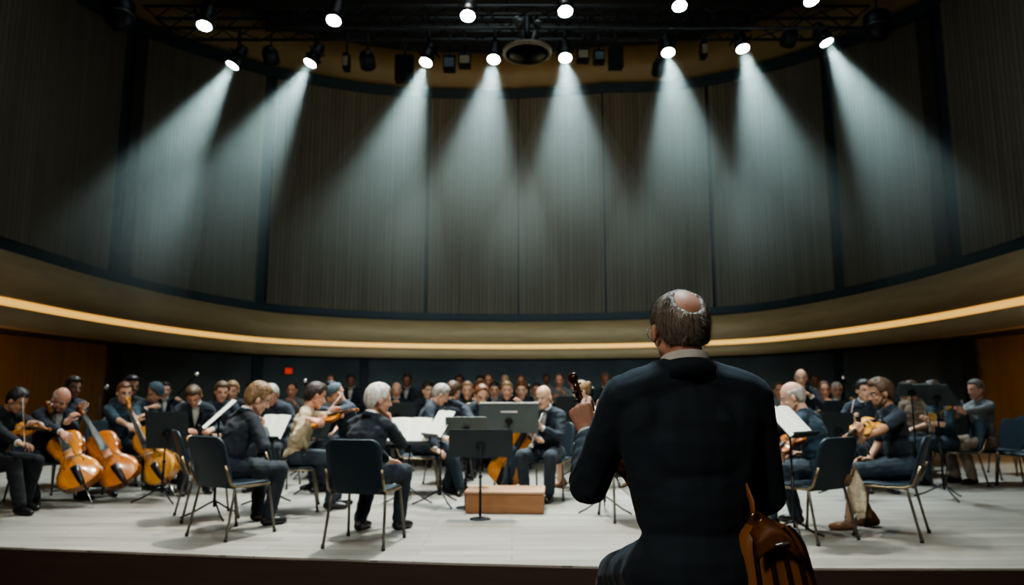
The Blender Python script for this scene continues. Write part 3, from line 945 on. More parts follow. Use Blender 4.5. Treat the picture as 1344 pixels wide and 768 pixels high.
        bmesh.ops.solidify(bm, geom=bm.faces[:], thickness=0.008)
        link('shirt_front', fixn(bm), CL[vpanel], root)
    kind, col = legs
    if kind:
        bm = bmesh.new()
        if kind != 'dressless':
            ell(bm, pel + V((0, -0.008, -0.01)), ((0.172 * g) * s, 0.132 * s * g, 0.118 * s), Rl)
        for k in (-1, 1):
            h, kn, an, toe = legp[k]
            if kind == 'shorts':
                capsule(bm, h, h.lerp(kn, 0.98), 0.102 * s * g, 0.080 * s)
            else:
                capsule(bm, h, kn, 0.101 * s * g, 0.074 * s); capsule(bm, kn, kn.lerp(an, 0.96), 0.075 * s, 0.062 * s)
        me = remesh(bm, voxel, 4, 0.6, folds(0.006, 9, (1, 1, 1), RNG.random() * 20))
        link(kind if kind != 'trousers' else 'trousers', me, CL[col], root)
    for k in (-1, 1):
        bm = bmesh.new()
        footp(bm, k, 0.004)
        me = remesh(bm, 0.008, 3, 0.5)
        zmin = 0.0
        for v in me.vertices: v.co.z = max(v.co.z, 0.004)
        o = link('shoe', me, m_shoe if shoe == 'black' else m_tanshoe, root)
    root['_hc'] = list(root.matrix_basis @ hc) if False else [0, 0, 0]
    del root['_hc']
    info = dict(root=root, hc=hc, Rh=Rh, neck=neck, sh=sh, arms=arms, pel=pel, inv=inv, legs=legp)
    return info
# ------------------------------------------------------------------ chairs, stands, instruments
m_plas = M('chair_plastic', (0.010, 0.023, 0.034), 0.5, var=0.15, scale=3)
m_bronze = M('chair_frame_bronze', (0.30, 0.235, 0.15), 0.35, 0.85, var=0.1)
m_tube = M('chair_leg_steel', (0.16, 0.145, 0.12), 0.35, 0.85, var=0.1)
m_rub = M('black_rubber', (0.01, 0.01, 0.01), 0.7)
def rrect(bm, w, h, r, n, f):
    """rounded rectangle grid: f(u,v) -> point; returns solid sheet verts"""
    pass
def panel(bm, w, h, rad, th, shape, nu=12, nv=12):
    """rounded sheet of width w and height h; shape(x, y) gives its 3-D point; thickness th along -normal"""
    rows = []
    ca = [rad * (1 - math.cos(math.pi / 2 * k / 6)) for k in range(7)]
    ys = ca + [rad + (h - 2 * rad) * k / nv for k in range(1, nv)] + [h - q for q in reversed(ca)]
    for y in ys:
        dy = max(0, rad - min(y, h - y))
        inset = rad - math.sqrt(max(0, rad * rad - dy * dy)) if dy > 0 else 0
        rows.append([bm.verts.new(shape((w / 2 - inset) * (2 * i / nu - 1), y)) for i in range(nu + 1)])
    for A, B in zip(rows, rows[1:]):
        for i in range(nu): bm.faces.new((A[i], A[i + 1], B[i + 1], B[i]))
    bmesh.ops.recalc_face_normals(bm, faces=bm.faces)
    bmesh.ops.solidify(bm, geom=bm.faces[:], thickness=th)
    fixn(bm)
def make_chair(label, group=None):
    t = thing('stacking_chair', label, 'chair', group=group)
    bm = bmesh.new()
    panel(bm, 0.45, 0.43, 0.06, 0.022, lambda x, y: V((x, 0.21 - y, 0.445 - 0.02 * math.exp(-((y - 0.28) / 0.13) ** 2) * (1 - (x / 0.24) ** 2) - 0.035 * max(0, 1 - y / 0.10) ** 2)))
    link('seat', bm, m_plas, t)
    bm = bmesh.new()
    panel(bm, 0.45, 0.42, 0.075, 0.020, lambda x, y: V((x, -0.215 - 0.13 * (y / 0.42) - 0.022 * (1 - (x / 0.23) ** 2), 0.41 + y)))
    link('backrest', bm, m_plas, t)
    for sx in (-1, 1):
        bm = bmesh.new()
        sweep(bm, [(sx * 0.228, -0.30, 0.60), (sx * 0.23, -0.268, 0.52), (sx * 0.23, -0.235, 0.445), (sx * 0.225, -0.18, 0.418), (sx * 0.222, 0.0, 0.413), (sx * 0.222, 0.17, 0.413)], [0.011] * 6, 8)
        link('side_rail', bm, m_bronze, t)
        for y0, y1 in ((0.165, 0.225), (-0.19, -0.27)):
            bm = bmesh.new()
            sweep(bm, [(sx * 0.215, y0 * 0.93, 0.415), (sx * 0.222, y0, 0.40), (sx * 0.245, y1, 0.012)], 0.0115, 8)
            o = link('leg', bm, m_tube, t)
            bm = bmesh.new()
            sweep(bm, [(sx * 0.2445, y1 * 0.998, 0.03), (sx * 0.246, y1 * 1.004, 0.0)], 0.015, 8)
            link('foot_cap', bm, m_rub, o)
    for y in (0.15, -0.17):
        bm = bmesh.new()
        sweep(bm, [(-0.215, y, 0.408), (0.215, y, 0.408)], 0.009, 8)
        link('cross_rail', bm, m_tube, t)
    return t
CH0 = [None]
def chair(x, y, yaw, label, group='navy stacking chairs on the stage', z=0.0):
    if CH0[0] is None:
        CH0[0] = o = make_chair(label, group)
    else:
        o = copy_tree(CH0[0])
        o['label'] = label; o['group'] = group
    o.location = (x, y, z); o.rotation_euler = (0, 0, yaw * D2R - math.pi / 2)
    return o
m_desk = M('stand_desk', (0.022, 0.030, 0.034), 0.5, 0.3, var=0.1)
m_deskg = M('stand_desk_grey', (0.075, 0.095, 0.095), 0.5, 0.2, var=0.1)
m_lip = m_lip
def page_mat():
    m, nt, b = nodes('music_page')
    L = nt.links.new
    uv = nt.nodes.new('ShaderNodeUVMap')
    sp = nt.nodes.new('ShaderNodeSeparateXYZ'); L(uv.outputs[0], sp.inputs[0])
    def math_(op, a, b_=None):
        q = nt.nodes.new('ShaderNodeMath'); q.operation = op
        for i, z in enumerate((a, b_)):
            if z is None: continue
            if isinstance(z, (int, float)): q.inputs[i].default_value = z
            else: L(z, q.inputs[i])
        return q.outputs[0]
    row = math_('FRACT', math_('MULTIPLY', sp.outputs[1], 9.0))
    instaff = math_('MULTIPLY', math_('GREATER_THAN', row, 0.25), math_('LESS_THAN', row, 0.75))
    line = math_('LESS_THAN', math_('FRACT', math_('MULTIPLY', math_('SUBTRACT', row, 0.25), 9.0)), 0.18)
    mx = math_('MULTIPLY', math_('GREATER_THAN', sp.outputs[0], 0.08), math_('LESS_THAN', sp.outputs[0], 0.92))
    my = math_('MULTIPLY', math_('GREATER_THAN', sp.outputs[1], 0.06), math_('LESS_THAN', sp.outputs[1], 0.93))
    staff = math_('MULTIPLY', math_('MULTIPLY', instaff, line), math_('MULTIPLY', mx, my))
    vo = nt.nodes.new('ShaderNodeTexVoronoi'); vo.inputs['Scale'].default_value = 34; L(uv.outputs[0], vo.inputs['Vector'])
    dot = math_('MULTIPLY', math_('LESS_THAN', vo.outputs['Distance'], 0.20), math_('MULTIPLY', math_('MULTIPLY', mx, my), instaff))
    ink = math_('MAXIMUM', math_('MULTIPLY', staff, 0.55), math_('MULTIPLY', dot, 0.75))
    mix = nt.nodes.new('ShaderNodeMix'); mix.data_type = 'RGBA'
    mix.inputs[6].default_value = (0.92, 0.93, 0.84, 1); mix.inputs[7].default_value = (0.10, 0.11, 0.11, 1)
    L(ink, mix.inputs[0]); L(mix.outputs[2], b.inputs['Base Color'])
    b.inputs['Roughness'].default_value = 0.7
    return m
m_page = page_mat()
def stand(x, y, yaw, zc, tilt, label, w=0.50, h=0.33, base='tripod', z0=0.0, sheet=None, grey=False, roll=0.0, strip=False, pole_at=None, group='music stands on the stage', solid=False):
    """desk faces the player in direction yaw; zc = height of desk centre; tilt = degrees the desk leans back from upright"""
    rz = yaw * D2R - math.pi / 2
    t = thing('music_stand', label, 'music stand', (x, y, z0), rz, group)
    md = m_deskg if grey else m_desk
    R3 = Matrix.Rotation(tilt * D2R, 3, 'X') @ Matrix.Rotation(roll * D2R, 3, 'Y')
    dm = Matrix.Translation((0, 0, zc)) @ R3.to_4x4()
    bm = bmesh.new()
    panel(bm, w, h, 0.02, 0.006, lambda px, py: V((px, 0.0, py - h / 2)), 4, 8)
    bm.transform(dm); d = link('desk', bm, md, t, False)
    bm = bmesh.new()
    box(bm, (0, 0.028, -h / 2 + 0.002), (w * 0.99, 0.055, 0.006)); box(bm, (0, 0.054, -h / 2 + 0.009), (w * 0.99, 0.005, 0.018))
    bm.transform(dm); link('ledge', bm, md, d, False)
    if strip:
        bm = bmesh.new(); box(bm, (-0.0, -0.008, h * 0.22), (w * 0.28, 0.003, 0.018)); bm.transform(dm)
        link('label_strip', bm, CL['white'], d, False)
        bm = bmesh.new(); box(bm, (0, 0.0, h / 2 + 0.004), (w * 0.98, 0.014, 0.012)); bm.transform(dm)
        link('top_edge', bm, CL['white'], d, False)
    bm = bmesh.new()
    box(bm, (0, -0.022, -0.03), (0.06, 0.03, 0.06), bevel=0.006)
    sweep(bm, [(-0.045, -0.03, -0.03), (0.045, -0.03, -0.03)], 0.010, 8)
    bm.transform(dm); link('tilt_clamp', bm, m_black, t, True)
    pc = dm @ V((0, -0.03, -0.03))
    px, py = pc.x, pc.y
    top = pc.z
    bm = bmesh.new(); sweep(bm, [(px, py, 0.55 * top), (px, py, top)], 0.009, 10); link('inner_pole', bm, m_black, t)
    bm = bmesh.new()
    sweep(bm, [(px, py, 0.10 if base == 'tripod' else 0.012), (px, py, 0.6 * top)], 0.013, 10)
    sweep(bm, [(px, py, 0.57 * top), (px, py, 0.61 * top)], 0.019, 10)
    link('outer_pole', bm, m_black, t)
    if base == 'tripod':
        for k in range(3):
            a = 2 * math.pi * k / 3 + math.pi / 6 + yaw
            q = V((math.cos(a), math.sin(a), 0))
            bm = bmesh.new()
            sweep(bm, [V((px, py, 0.16)), V((px, py, 0.13)) + q * 0.06, V((px, py, 0.05)) + q * 0.2, V((px, py, 0.012)) + q * 0.30], [0.009] * 4, 8)
            link('leg', bm, m_black, t)
    else:
        bm = bmesh.new(); lathe(bm, [(0.10, 0.0), (0.10, 0.006), (0.08, 0.012), (0.02, 0.02)], (px, py, 0)); link('base_plate', bm, m_black, t)
    if sheet:
        pw, ph = min(w * 0.94, 0.5), h * 0.94
        wm = Matrix.Translation((x, y, z0)) @ Matrix.Rotation(rz, 4, 'Z') @ dm
        bm = bmesh.new()
        uv = bm.loops.layers.uv.new('UVMap')
        for sx in (-1, 1):
            N = 8
            rows = []
            for j in range(3):
                rows.append([(bm.verts.new(V((sx * pw / 2 * i / N, 0.009 + 0.016 * math.sin(math.pi * (i / N) ** 0.7) * (0.7 + 0.3 * j / 2), -ph / 2 + ph * j / 2 + 0.004))), (i / N if sx > 0 else 1 - i / N, j / 2)) for i in range(N + 1)])
            for A, B in zip(rows, rows[1:]):
                for i in range(N):
                    q = [A[i], A[i + 1], B[i + 1], B[i]]
                    f = bm.faces.new([v for v, _ in q])
                    for lp in f.loops:
                        for v, c in q:
                            if lp.vert == v: lp[uv].uv = c
        fixn(bm)
        o = link('sheet_music', bm, m_page, None)
        o.matrix_world = wm
        tag(o, sheet, 'sheet music', 'open sheet music on the stands')
    return t
# ---- violin family
def varn(n, c0, c1):
    m = wood_mat('varnish_' + n, c0, c1, (6, 0.5, 6), 0.22, 5.0)
    m.node_tree.nodes['Principled BSDF'].inputs['Coat Weight'].default_value = 0.5
    return m
VN = {'orange': varn('orange', (0.52, 0.17, 0.022), (0.70, 0.29, 0.05)), 'amber': varn('amber', (0.66, 0.30, 0.06), (0.80, 0.42, 0.10)), 'brown': varn('brown', (0.40, 0.12, 0.02), (0.52, 0.18, 0.035)), 'pale': varn('pale', (0.62, 0.42, 0.20), (0.78, 0.57, 0.30)), 'dark': varn('dark', (0.085, 0.024, 0.010), (0.15, 0.045, 0.018))}
VB = {'orange': varn('orange_rib', (0.22, 0.065, 0.012), (0.32, 0.105, 0.02)), 'amber': varn('amber_rib', (0.32, 0.12, 0.02), (0.42, 0.17, 0.03)), 'brown': varn('brown_rib', (0.17, 0.05, 0.01), (0.25, 0.08, 0.016)), 'pale': varn('pale_rib', (0.34, 0.17, 0.05), (0.45, 0.25, 0.08)), 'dark': varn('dark_rib', (0.06, 0.018, 0.008), (0.10, 0.03, 0.012))}
m_ebony = M('ebony', (0.012, 0.010, 0.010), 0.3, var=0.2)
m_maple = M('bridge_maple', (0.55, 0.36, 0.17), 0.5)
m_string = M('string_steel', (0.55, 0.55, 0.52), 0.3, 0.9)
OUT = [(0, 0), (.008, .030), (.03, .058), (.07, .083), (.13, .099), (.20, .104), (.28, .098), (.35, .084), (.395, .070), (.405, .074), (.44, .060), (.50, .0545), (.56, .0545), (.615, .063), (.635, .0725), (.65, .069), (.69, .076), (.76, .0825), (.82, .0835), (.88, .077), (.93, .063), (.97, .042), (.992, .022), (1, 0)]
def violin_family(name, label, cat, size, m_top, m_rib, rib=0.030, endpin=0.0, group=None, neckl=1.0, pick=None):
    """tail at the origin, strings along +Y, top plate towards +Z"""
    s = size
    t = thing(name, label, cat, group=group)
    BL = 0.355 * s
    rb = rib * s
    def plate(zs, arch, m, nm, over=0.002):
        bm = bmesh.new()
        rows = []
        for tt, w in OUT:
            w = w * s + over * s
            rows.append([])
            for i in range(9):
                u = -1 + 2 * i / 8
                z = zs * (rb / 2 + arch * s * (1 - u * u) ** 1.5 * min(1, 4 * tt, 4 * (1 - tt)) + 0.003 * s * (1 - abs(u) ** 6) * 0)
                rows[-1].append(bm.verts.new((u * w, tt * BL, z)))
        for A, B in zip(rows, rows[1:]):
            for i in range(8): bm.faces.new((A[i], A[i + 1], B[i + 1], B[i]))
        bmesh.ops.remove_doubles(bm, verts=bm.verts, dist=1e-5)
        bmesh.ops.recalc_face_normals(bm, faces=bm.faces)
        bmesh.ops.solidify(bm, geom=bm.faces[:], thickness=0.0035 * s)
        link(nm, fixn(bm), m, t)
    plate(1, 0.015, m_top, 'top_plate')
    plate(-1, 0.014, m_rib, 'back_plate')
    bm = bmesh.new()
    loop = [(w, tt) for tt, w in OUT] + [(-w, tt) for tt, w in reversed(OUT[1:-1])]
    A = [bm.verts.new((w * s * 0.985, tt * BL, -rb / 2)) for w, tt in loop]
    B = [bm.verts.new((w * s * 0.985, tt * BL, rb / 2)) for w, tt in loop]
    for i in range(len(loop)): bm.faces.new((A[i - 1], A[i], B[i], B[i - 1]))
    link('ribs', fixn(bm), m_rib, t)
    zt = rb / 2
    NK = 0.13 * s * neckl
    nut = BL + NK
    zn = zt + 0.010 * s
    bm = bmesh.new()
    sweep(bm, [(0, BL - 0.004 * s, zt - 0.012 * s), (0, BL + 0.02 * s, zt - 0.002 * s), (0, nut, zt + 0.002 * s)], [0.017 * s, 0.0125 * s, 0.011 * s], 10, flat=0.8)
    link('neck', bm, m_rib, t)
    bm = bmesh.new()
    zb = zt + 0.034 * s
    y0 = BL * 0.62
    for (ya, wa, za), (yb, wb, zz) in (((y0, 0.021, zt + 0.026 * s), (nut, 0.012, zn)),):
        rows = []
        for k in range(7):
            f = k / 6
            y = ya + (yb - ya) * f; w = (wa + (wb - wa) * f) * s; z = za + (zz - za) * f
            rows.append([bm.verts.new((u * w, y, z + 0.004 * s * (1 - u * u))) for u in (-1, -0.5, 0, 0.5, 1)] + [bm.verts.new((0.8 * w, y, z - 0.005 * s)), bm.verts.new((-0.8 * w, y, z - 0.005 * s))])
        for Aa, Bb in zip(rows, rows[1:]):
            for i in range(7): bm.faces.new((Aa[i - 1], Aa[i], Bb[i], Bb[i - 1]))
        bm.faces.new(rows[0]); bm.faces.new(list(reversed(rows[-1])))
    link('fingerboard', fixn(bm), m_ebony, t)
    # pegbox and scroll
    bm = bmesh.new()
    pb = [V((0, nut, zn - 0.006 * s)), V((0, nut + 0.03 * s, zn - 0.012 * s)), V((0, nut + 0.07 * s, zn - 0.028 * s))]
    sweep(bm, pb, [0.0135 * s, 0.013 * s, 0.010 * s], 8)
    c = pb[-1] + V((0, 0.012 * s, -0.002 * s))
    sp, rr = [], []
    for k in range(22):
        a = math.pi * 0.9 - k * 0.40
        r = 0.0175 * s * (1 - k / 26)
        sp.append(c + V((0, -math.cos(a) * r * -1, math.sin(a) * r))); rr.append((0.0085 - 0.0002 * k) * s)
    sweep(bm, sp, rr, 8, hint=(1, 0, 0))
    lathe(bm, [(0.009 * s, -0.015 * s), (0.011 * s, -0.006 * s), (0.011 * s, 0.006 * s), (0.009 * s, 0.015 * s)], n=14, mt=Matrix.Translation(c) @ Matrix.Rotation(math.pi / 2, 4, 'Y'))
    link('scroll', fixn(bm), m_rib, t)
    for k in range(4):
        y = nut + (0.014 + 0.013 * k) * s
        z = zn - (0.006 + 0.0055 * k) * s
        sx = -1 if k % 2 else 1
        bm = bmesh.new()
        sweep(bm, [(-sx * 0.016 * s, y, z), (sx * 0.026 * s, y, z)], [0.003 * s, 0.0042 * s], 8)
        ell(bm, (sx * 0.033 * s, y, z), (0.009 * s, 0.004 * s, 0.008 * s), None, 10, 8)
        link('tuning_peg', bm, m_ebony, t)
    bm = bmesh.new()
    yb = BL * 0.47
    pr = [(-0.020, 0), (-0.021, 0.012), (-0.017, 0.026), (-0.008, 0.0325), (0, 0.034), (0.008, 0.0325), (0.017, 0.026), (0.021, 0.012), (0.020, 0), (0.011, 0.0), (0.0, 0.010), (-0.011, 0.0)]
    zz = zt + 0.012 * s
    A = [bm.verts.new((x * s, yb - 0.002 * s, zz + z * s)) for x, z in pr]; B = [bm.verts.new((x * s, yb + 0.002 * s, zz + z * s)) for x, z in pr]
    bm.faces.new(A); bm.faces.new(list(reversed(B)))
    for i in range(len(pr)): bm.faces.new((A[i - 1], B[i - 1], B[i], A[i]))
    link('bridge', fixn(bm), m_maple, t, False)
    bm = bmesh.new()
    rows = []
    for y, w, z in ((-0.002, 0.011, 0.004), (0.02, 0.015, 0.012), (0.07, 0.019, 0.022), (0.110, 0.022, 0.026)):
        rows.append([bm.verts.new((u * w * s, y * s, zt + z * s + 0.004 * s * (1 - u * u))) for u in (-1, 0, 1)] + [bm.verts.new((0.7 * w * s, y * s, zt + z * s - 0.005 * s)), bm.verts.new((-0.7 * w * s, y * s, zt + z * s - 0.005 * s))])
    for Aa, Bb in zip(rows, rows[1:]):
        for i in range(5): bm.faces.new((Aa[i - 1], Aa[i], Bb[i], Bb[i - 1]))
    bm.faces.new(rows[0]); bm.faces.new(list(reversed(rows[-1])))
    link('tailpiece', fixn(bm), m_ebony, t)
    for k in range(4):
        u = k - 1.5
        bm = bmesh.new()
        sweep(bm, [(u * 0.009 * s, 0.105 * s, zt + 0.028 * s), (u * 0.011 * s, yb, zz + (0.0345 - 0.0012 * u * u) * s), (u * 0.0050 * s, nut, zn + 0.006 * s), (u * 0.004 * s, nut + 0.03 * s, zn - 0.004 * s)], 0.0009 * max(1, s * 0.55), 5)
        link('string', bm, m_string, t)
    for sx in (-1, 1):
        bm = bmesh.new()
        pts = []
        for k in range(9):
            f = k / 8
            yy = yb + (f - 0.5) * 0.085 * s
            xx = sx * (0.036 + 0.010 * math.cos(f * math.pi) ** 1 + 0.006 * math.sin(f * 2 * math.pi)) * s
            w = np.interp(yy / BL, [q[0] for q in OUT], [q[1] for q in OUT]) * s
            pts.append((xx, yy, rb / 2 + 0.015 * s * max(0, 1 - (xx / w) ** 2) ** 1.5 + 0.0012 * s))
        sweep(bm, pts, [0.0028 * s, 0.0018 * s] + [0.0016 * s] * 5 + [0.0018 * s, 0.0028 * s], 6)
        link('f_hole', bm, m_ebony, t)
    if endpin:
        bm = bmesh.new(); sweep(bm, [(0, 0.01, 0), (0, -endpin, 0)], [0.006, 0.004], 8); link('endpin', bm, m_string, t)
        bm = bmesh.new(); sweep(bm, [(0, 0.0, 0), (0, -0.03, 0)], [0.016, 0.010], 10); link('endpin_collar', bm, m_ebony, t)
    else:
        bm = bmesh.new(); ell(bm, (-0.045 * s, 0.035 * s, zt + 0.018 * s), (0.034 * s, 0.026 * s, 0.010 * s)); link('chin_rest', bm, m_ebony, t)
    return t
def orient(o, tail, head, normal):
    y = (V(head) - V(tail)).normalized()
    n = V(normal); z = (n - y * n.dot(y)).normalized()
    x = y.cross(z)
    m = Matrix((x, y, z)).transposed().to_4x4()
    m.translation = V(tail)
    o.matrix_world = m
    return m
PROTO = {}
def violin(kind, tail, head, normal, label, size=1.0, group='violins and violas being played', name='violin', cat='violin'):
    key = (name, kind, size)
    if key not in PROTO:
        o = PROTO[key] = violin_family(name, label, cat, size, VN[kind], VB[kind], group=group)
    else:
        o = copy_tree(PROTO[key]); o['label'] = label
    return orient(o, tail, head, normal)
def cello(kind, foot, head, normal, label, pin=0.28, size=2.0):
    o = violin_family('cello', label, 'cello', size, VN[kind], VB[kind], rib=0.060, endpin=pin, group='cellos on the stage', neckl=1.05)
    d = (V(head) - V(foot)).normalized()
    return orient(o, V(foot) + d * pin, head, normal)
def bow(p0, p1, label, group='bows in the players hands'):
    t = thing('violin_bow', label, 'bow', group=group)
    p0, p1 = V(p0), V(p1)
    L = (p1 - p0).length
    bm = bmesh.new()
    sweep(bm, [(0, L * k / 8, 0.018 - 0.012 * math.sin(math.pi * k / 8)) for k in range(9)], [0.0045 - 0.0002 * k for k in range(9)], 8)
    link('stick', bm, VB['brown'], t)
    bm = bmesh.new(); box(bm, (0, L * 0.5, 0.0), (0.010, L * 0.93, 0.0015)); link('hair', bm, CL['white'], t, False)
    bm = bmesh.new(); box(bm, (0, 0.05, 0.008), (0.013, 0.045, 0.020), bevel=0.003); link('frog', bm, m_ebony, t, False)
    bm = bmesh.new(); box(bm, (0, L * 0.985, 0.008), (0.009, 0.02, 0.024), bevel=0.003); link('tip', bm, m_ebony, t, False)
    orient(t, p0, p1, (0, 0, 1))
    return t
m_silver = M('silver_plate', (0.66, 0.68, 0.66), 0.25, 0.9, var=0.05)
m_brass = M('brass', (0.62, 0.40, 0.13), 0.25, 0.95, var=0.05)
m_grenad = M('clarinet_black', (0.012, 0.012, 0.013), 0.3)
def woodwind(name, p0, p1, label, cat, m, r=0.012, bell=0.030, L=None):
    t = thing(name, label, cat)
    p0, p1 = V(p0), V(p1)
    L = (p1 - p0).length
    bm = bmesh.new(); lathe(bm, [(r * 0.45, 0.0), (r * 0.7, 0.03), (r * 0.95, 0.08), (r, 0.10), (r, L * 0.85), (r * 1.3, L * 0.92), (bell, L), (bell * 0.9, L)], n=16, mt=Matrix.Rotation(-math.pi / 2, 4, 'X')); link('tube', fixn(bm), m, t)
    for k in range(7):
        bm = bmesh.new(); y = L * (0.22 + 0.09 * k)
        sweep(bm, [(0, y, r * 0.9), (0, y, r * 1.5)], [r * 0.75, r * 0.75], 10); link('key', bm, m_silver, t)
    bm = bmesh.new(); sweep(bm, [(r * 0.9, L * 0.2, r * 0.8), (r * 0.9, L * 0.85, r * 0.8)], 0.0025, 6); link('key_rod', bm, m_silver, t)
    orient(t, p0, p1, (0, -0.4, 1))
    return t
def trumpet(p0, p1, label):
    t = thing('trumpet', label, 'trumpet')
    p0, p1 = V(p0), V(p1)
    L = (p1 - p0).length
    bm = bmesh.new(); lathe(bm, [(0.013, 0), (0.010, 0.012), (0.005, 0.035), (0.006, 0.08)], n=14, mt=Matrix.Rotation(-math.pi / 2, 4, 'X')); link('mouthpiece', fixn(bm), m_silver, t)
    bm = bmesh.new(); sweep(bm, [(0, 0.07, 0), (0, L * 0.72, 0), (0, L * 0.78, -0.015), (0, L * 0.79, -0.05), (0, L * 0.76, -0.08), (0, L * 0.3, -0.085), (0, L * 0.24, -0.06), (0, L * 0.24, -0.03), (0.018, L * 0.3, -0.005), (0.02, L * 0.6, 0)], 0.0062, 8); link('lead_pipe', bm, m_brass, t)
    bm = bmesh.new(); lathe(bm, [(0.006, L * 0.55), (0.008, L * 0.75), (0.014, L * 0.88), (0.030, L * 0.96), (0.060, L), (0.057, L)], n=24, mt=Matrix.Translation((0.02, 0, 0)) @ Matrix.Rotation(-math.pi / 2, 4, 'X')); link('bell', fixn(bm), m_brass, t)
    for k in range(3):
        bm = bmesh.new(); y = L * 0.42 + k * 0.028
        lathe(bm, [(0.011, -0.09), (0.012, -0.085), (0.012, 0.03), (0.004, 0.034), (0.004, 0.05), (0.009, 0.052), (0.009, 0.055)], (0.0, y, 0), 14); link('valve', fixn(bm), m_brass, t)
    orient(t, p0, p1, (0, 0, 1))
    return t
def mic_stand(base, top, mic_dir, label, boom=None):
    """upright stand; boom = point of the microphone when it is on a boom arm"""
    t = thing('microphone_stand', label, 'microphone stand', base, group='microphone stands')
    h = top[2] - base[2]
    bm = bmesh.new(); sweep(bm, [(0, 0, 0.06), (0, 0, h)], [0.012, 0.008], 8); link('pole', bm, m_black, t)
    for k in range(3):
        a = 2 * math.pi * k / 3 + 0.4
        bm = bmesh.new(); sweep(bm, [(0, 0, 0.14), (math.cos(a) * 0.3, math.sin(a) * 0.3, 0.010)], 0.009, 6); link('leg', bm, m_black, t)
    q = V((0, 0, h))
    if boom is not None:
        e = V(boom) - V(base)
        bm = bmesh.new(); u = (e - q).normalized(); sweep(bm, [q - u * 0.12, e], 0.008, 8); sweep(bm, [q - u * 0.03, q + u * 0.03], 0.02, 8); link('boom_arm', bm, m_black, t)
        q = e; md = u
    else: md = V(mic_dir).normalized()
    bm = bmesh.new(); sweep(bm, [q, q + md * 0.10, q + md * 0.13], [0.012, 0.017, 0.02], 12); o = link('microphone', bm, m_black, t)
    bm = bmesh.new(); ell(bm, q + md * 0.15, (0.028, 0.028, 0.028)); link('grille', bm, m_silver, o)
    return t
# ------------------------------------------------------------------ the orchestra
def G(px, row): return WZ(px, row, 0.0)
def at(px, Y, z=0.6): return (XY(px, Y, z), Y)
def loc2w(pos, yaw, p, z=0.0):
    rz = yaw * D2R - math.pi / 2
    return Matrix.Translation((pos[0], pos[1], z)) @ Matrix.Rotation(rz, 4, 'Z') @ V(p)
def neck_hand(m, s, f=0.80, lift=0.0):
    """left hand wrapped round the neck of an instrument with matrix m and size s"""
    X, Y, Z = (V(m.col[i][:3]) for i in range(3))
    y = (0.355 + 0.13 * f) * s
    p = m @ V((0, y, 0.02 * s))
    return dict(at=p - X * (0.036 + 0.012 * s) - Z * 0.062 - Y * 0.01, dir=Z * 0.95 + X * 0.15 + Y * 0.1, palm=X, curl=(42, 55, 35), thumb=12)
def bow_hand(m, s, out=0.30, tip=-0.32, bl='', yb=0.22, tilt=0.0):
    X, Y, Z = (V(m.col[i][:3]) for i in range(3))
    c = m @ V((0, yb * s, (0.015 + 0.055) * s))
    a = c + X * out + Z * tilt
    b = c + X * tip - Z * tilt
    bow(a, b, bl)
    u = (b - a).normalized()
    w = a + u * 0.03 + Z * 0.062 - Y * 0.055 + X * 0.01
    return dict(at=w, dir=Y * 0.8 - Z * 0.55 + u * 0.2, palm=-Z + u * 0.2, curl=(35, 40, 25), thumb=40)
CHG = 'navy stacking chairs on the stage'

# -- left edge violinist
p = at(-12, 7.35)
m = violin('orange', W(14, 566, 7.22), W(80, 563, 6.95), (0.05, -0.75, 0.65), 'orange violin held level by the black-haired player at the left edge')
person('black-haired violinist in black at the left edge, head bent over an orange violin', p, -12, 17, head=(12, 26, 4), L=neck_hand(m, 1), R=dict(at=W(36, 592, 6.95), dir=(0.9, -0.1, -0.15), palm=(0, 0.3, -1)),
       feet={-1: (-0.12, 0.34), 1: (0.10, 0.52)}, hips=0.52, size=0.97, hair=('black', 'short'), top=('jacket', 'black'), legs=('trousers', 'black'), skn='tan')
bow(W(33, 594, 6.88), W(30, 520, 6.98), 'upright bow in the right hand of the left edge violinist')
chair(*p, -12, 'chair under the black-haired violinist at the left edge')
# -- bald cellist
p = at(60, 8.1)
c1 = cello('orange', G(124, 667), W(58, 519, 8.05), (0.42, -0.9, 0.1), 'bright orange cello held by the bald cellist, leftmost of the three left cellos')
person('bald grey-sided cellist in a dark suit bending over the leftmost cello', p, -30, 17, head=(-4, 28, 0), L=dict(at=W(88, 553, 7.78), dir=(0.5, 0.1, 0.7), palm=(0.3, 0.8, -0.2), curl=(40, 50, 30)),
       R=dict(at=W(112, 590, 7.42), dir=(0.6, -0.2, -0.4), palm=(0, 0.6, -0.6)), feet={-1: (-0.25, 0.36), 1: (0.27, 0.40)}, knees={-1: (-0.7, .4, 1), 1: (0.7, .4, 1)}, hips=0.52, size=0.97, girth=1.08, headscale=1.1, hair=('grey', 'bald'), skn='ruddy', collar='white', vpanel='white')
chair(*p, -30, 'chair under the bald cellist at the left')
bow(W(112, 594, 7.38), W(84, 606, 7.75), 'cello bow across the leftmost orange cello')
# -- player behind with the second cello
p = at(96, 9.15)
c2 = cello('brown', G(181, 660), W(93, 516, 8.35), (0.45, -0.9, 0.1), 'reddish brown cello in the middle of the three left cellos')
person('dark-haired cellist half hidden behind the bald cellist, hand on a cello neck', at(84, 9.3), -25, 4, head=(0, 8, 0), L=dict(at=W(113, 549, 8.35), dir=(-0.3, 0.2, 0.8), palm=(-0.5, 0.8, 0), curl=(45, 55, 30)), size=1.06, hair=('dark', 'full'), skn='brown', top=('jacket', 'navy'),
       R=dict(at=W(70, 560, 8.9)))
chair(*at(84, 9.3), -25, 'chair under the dark-haired cellist behind the bald cellist')
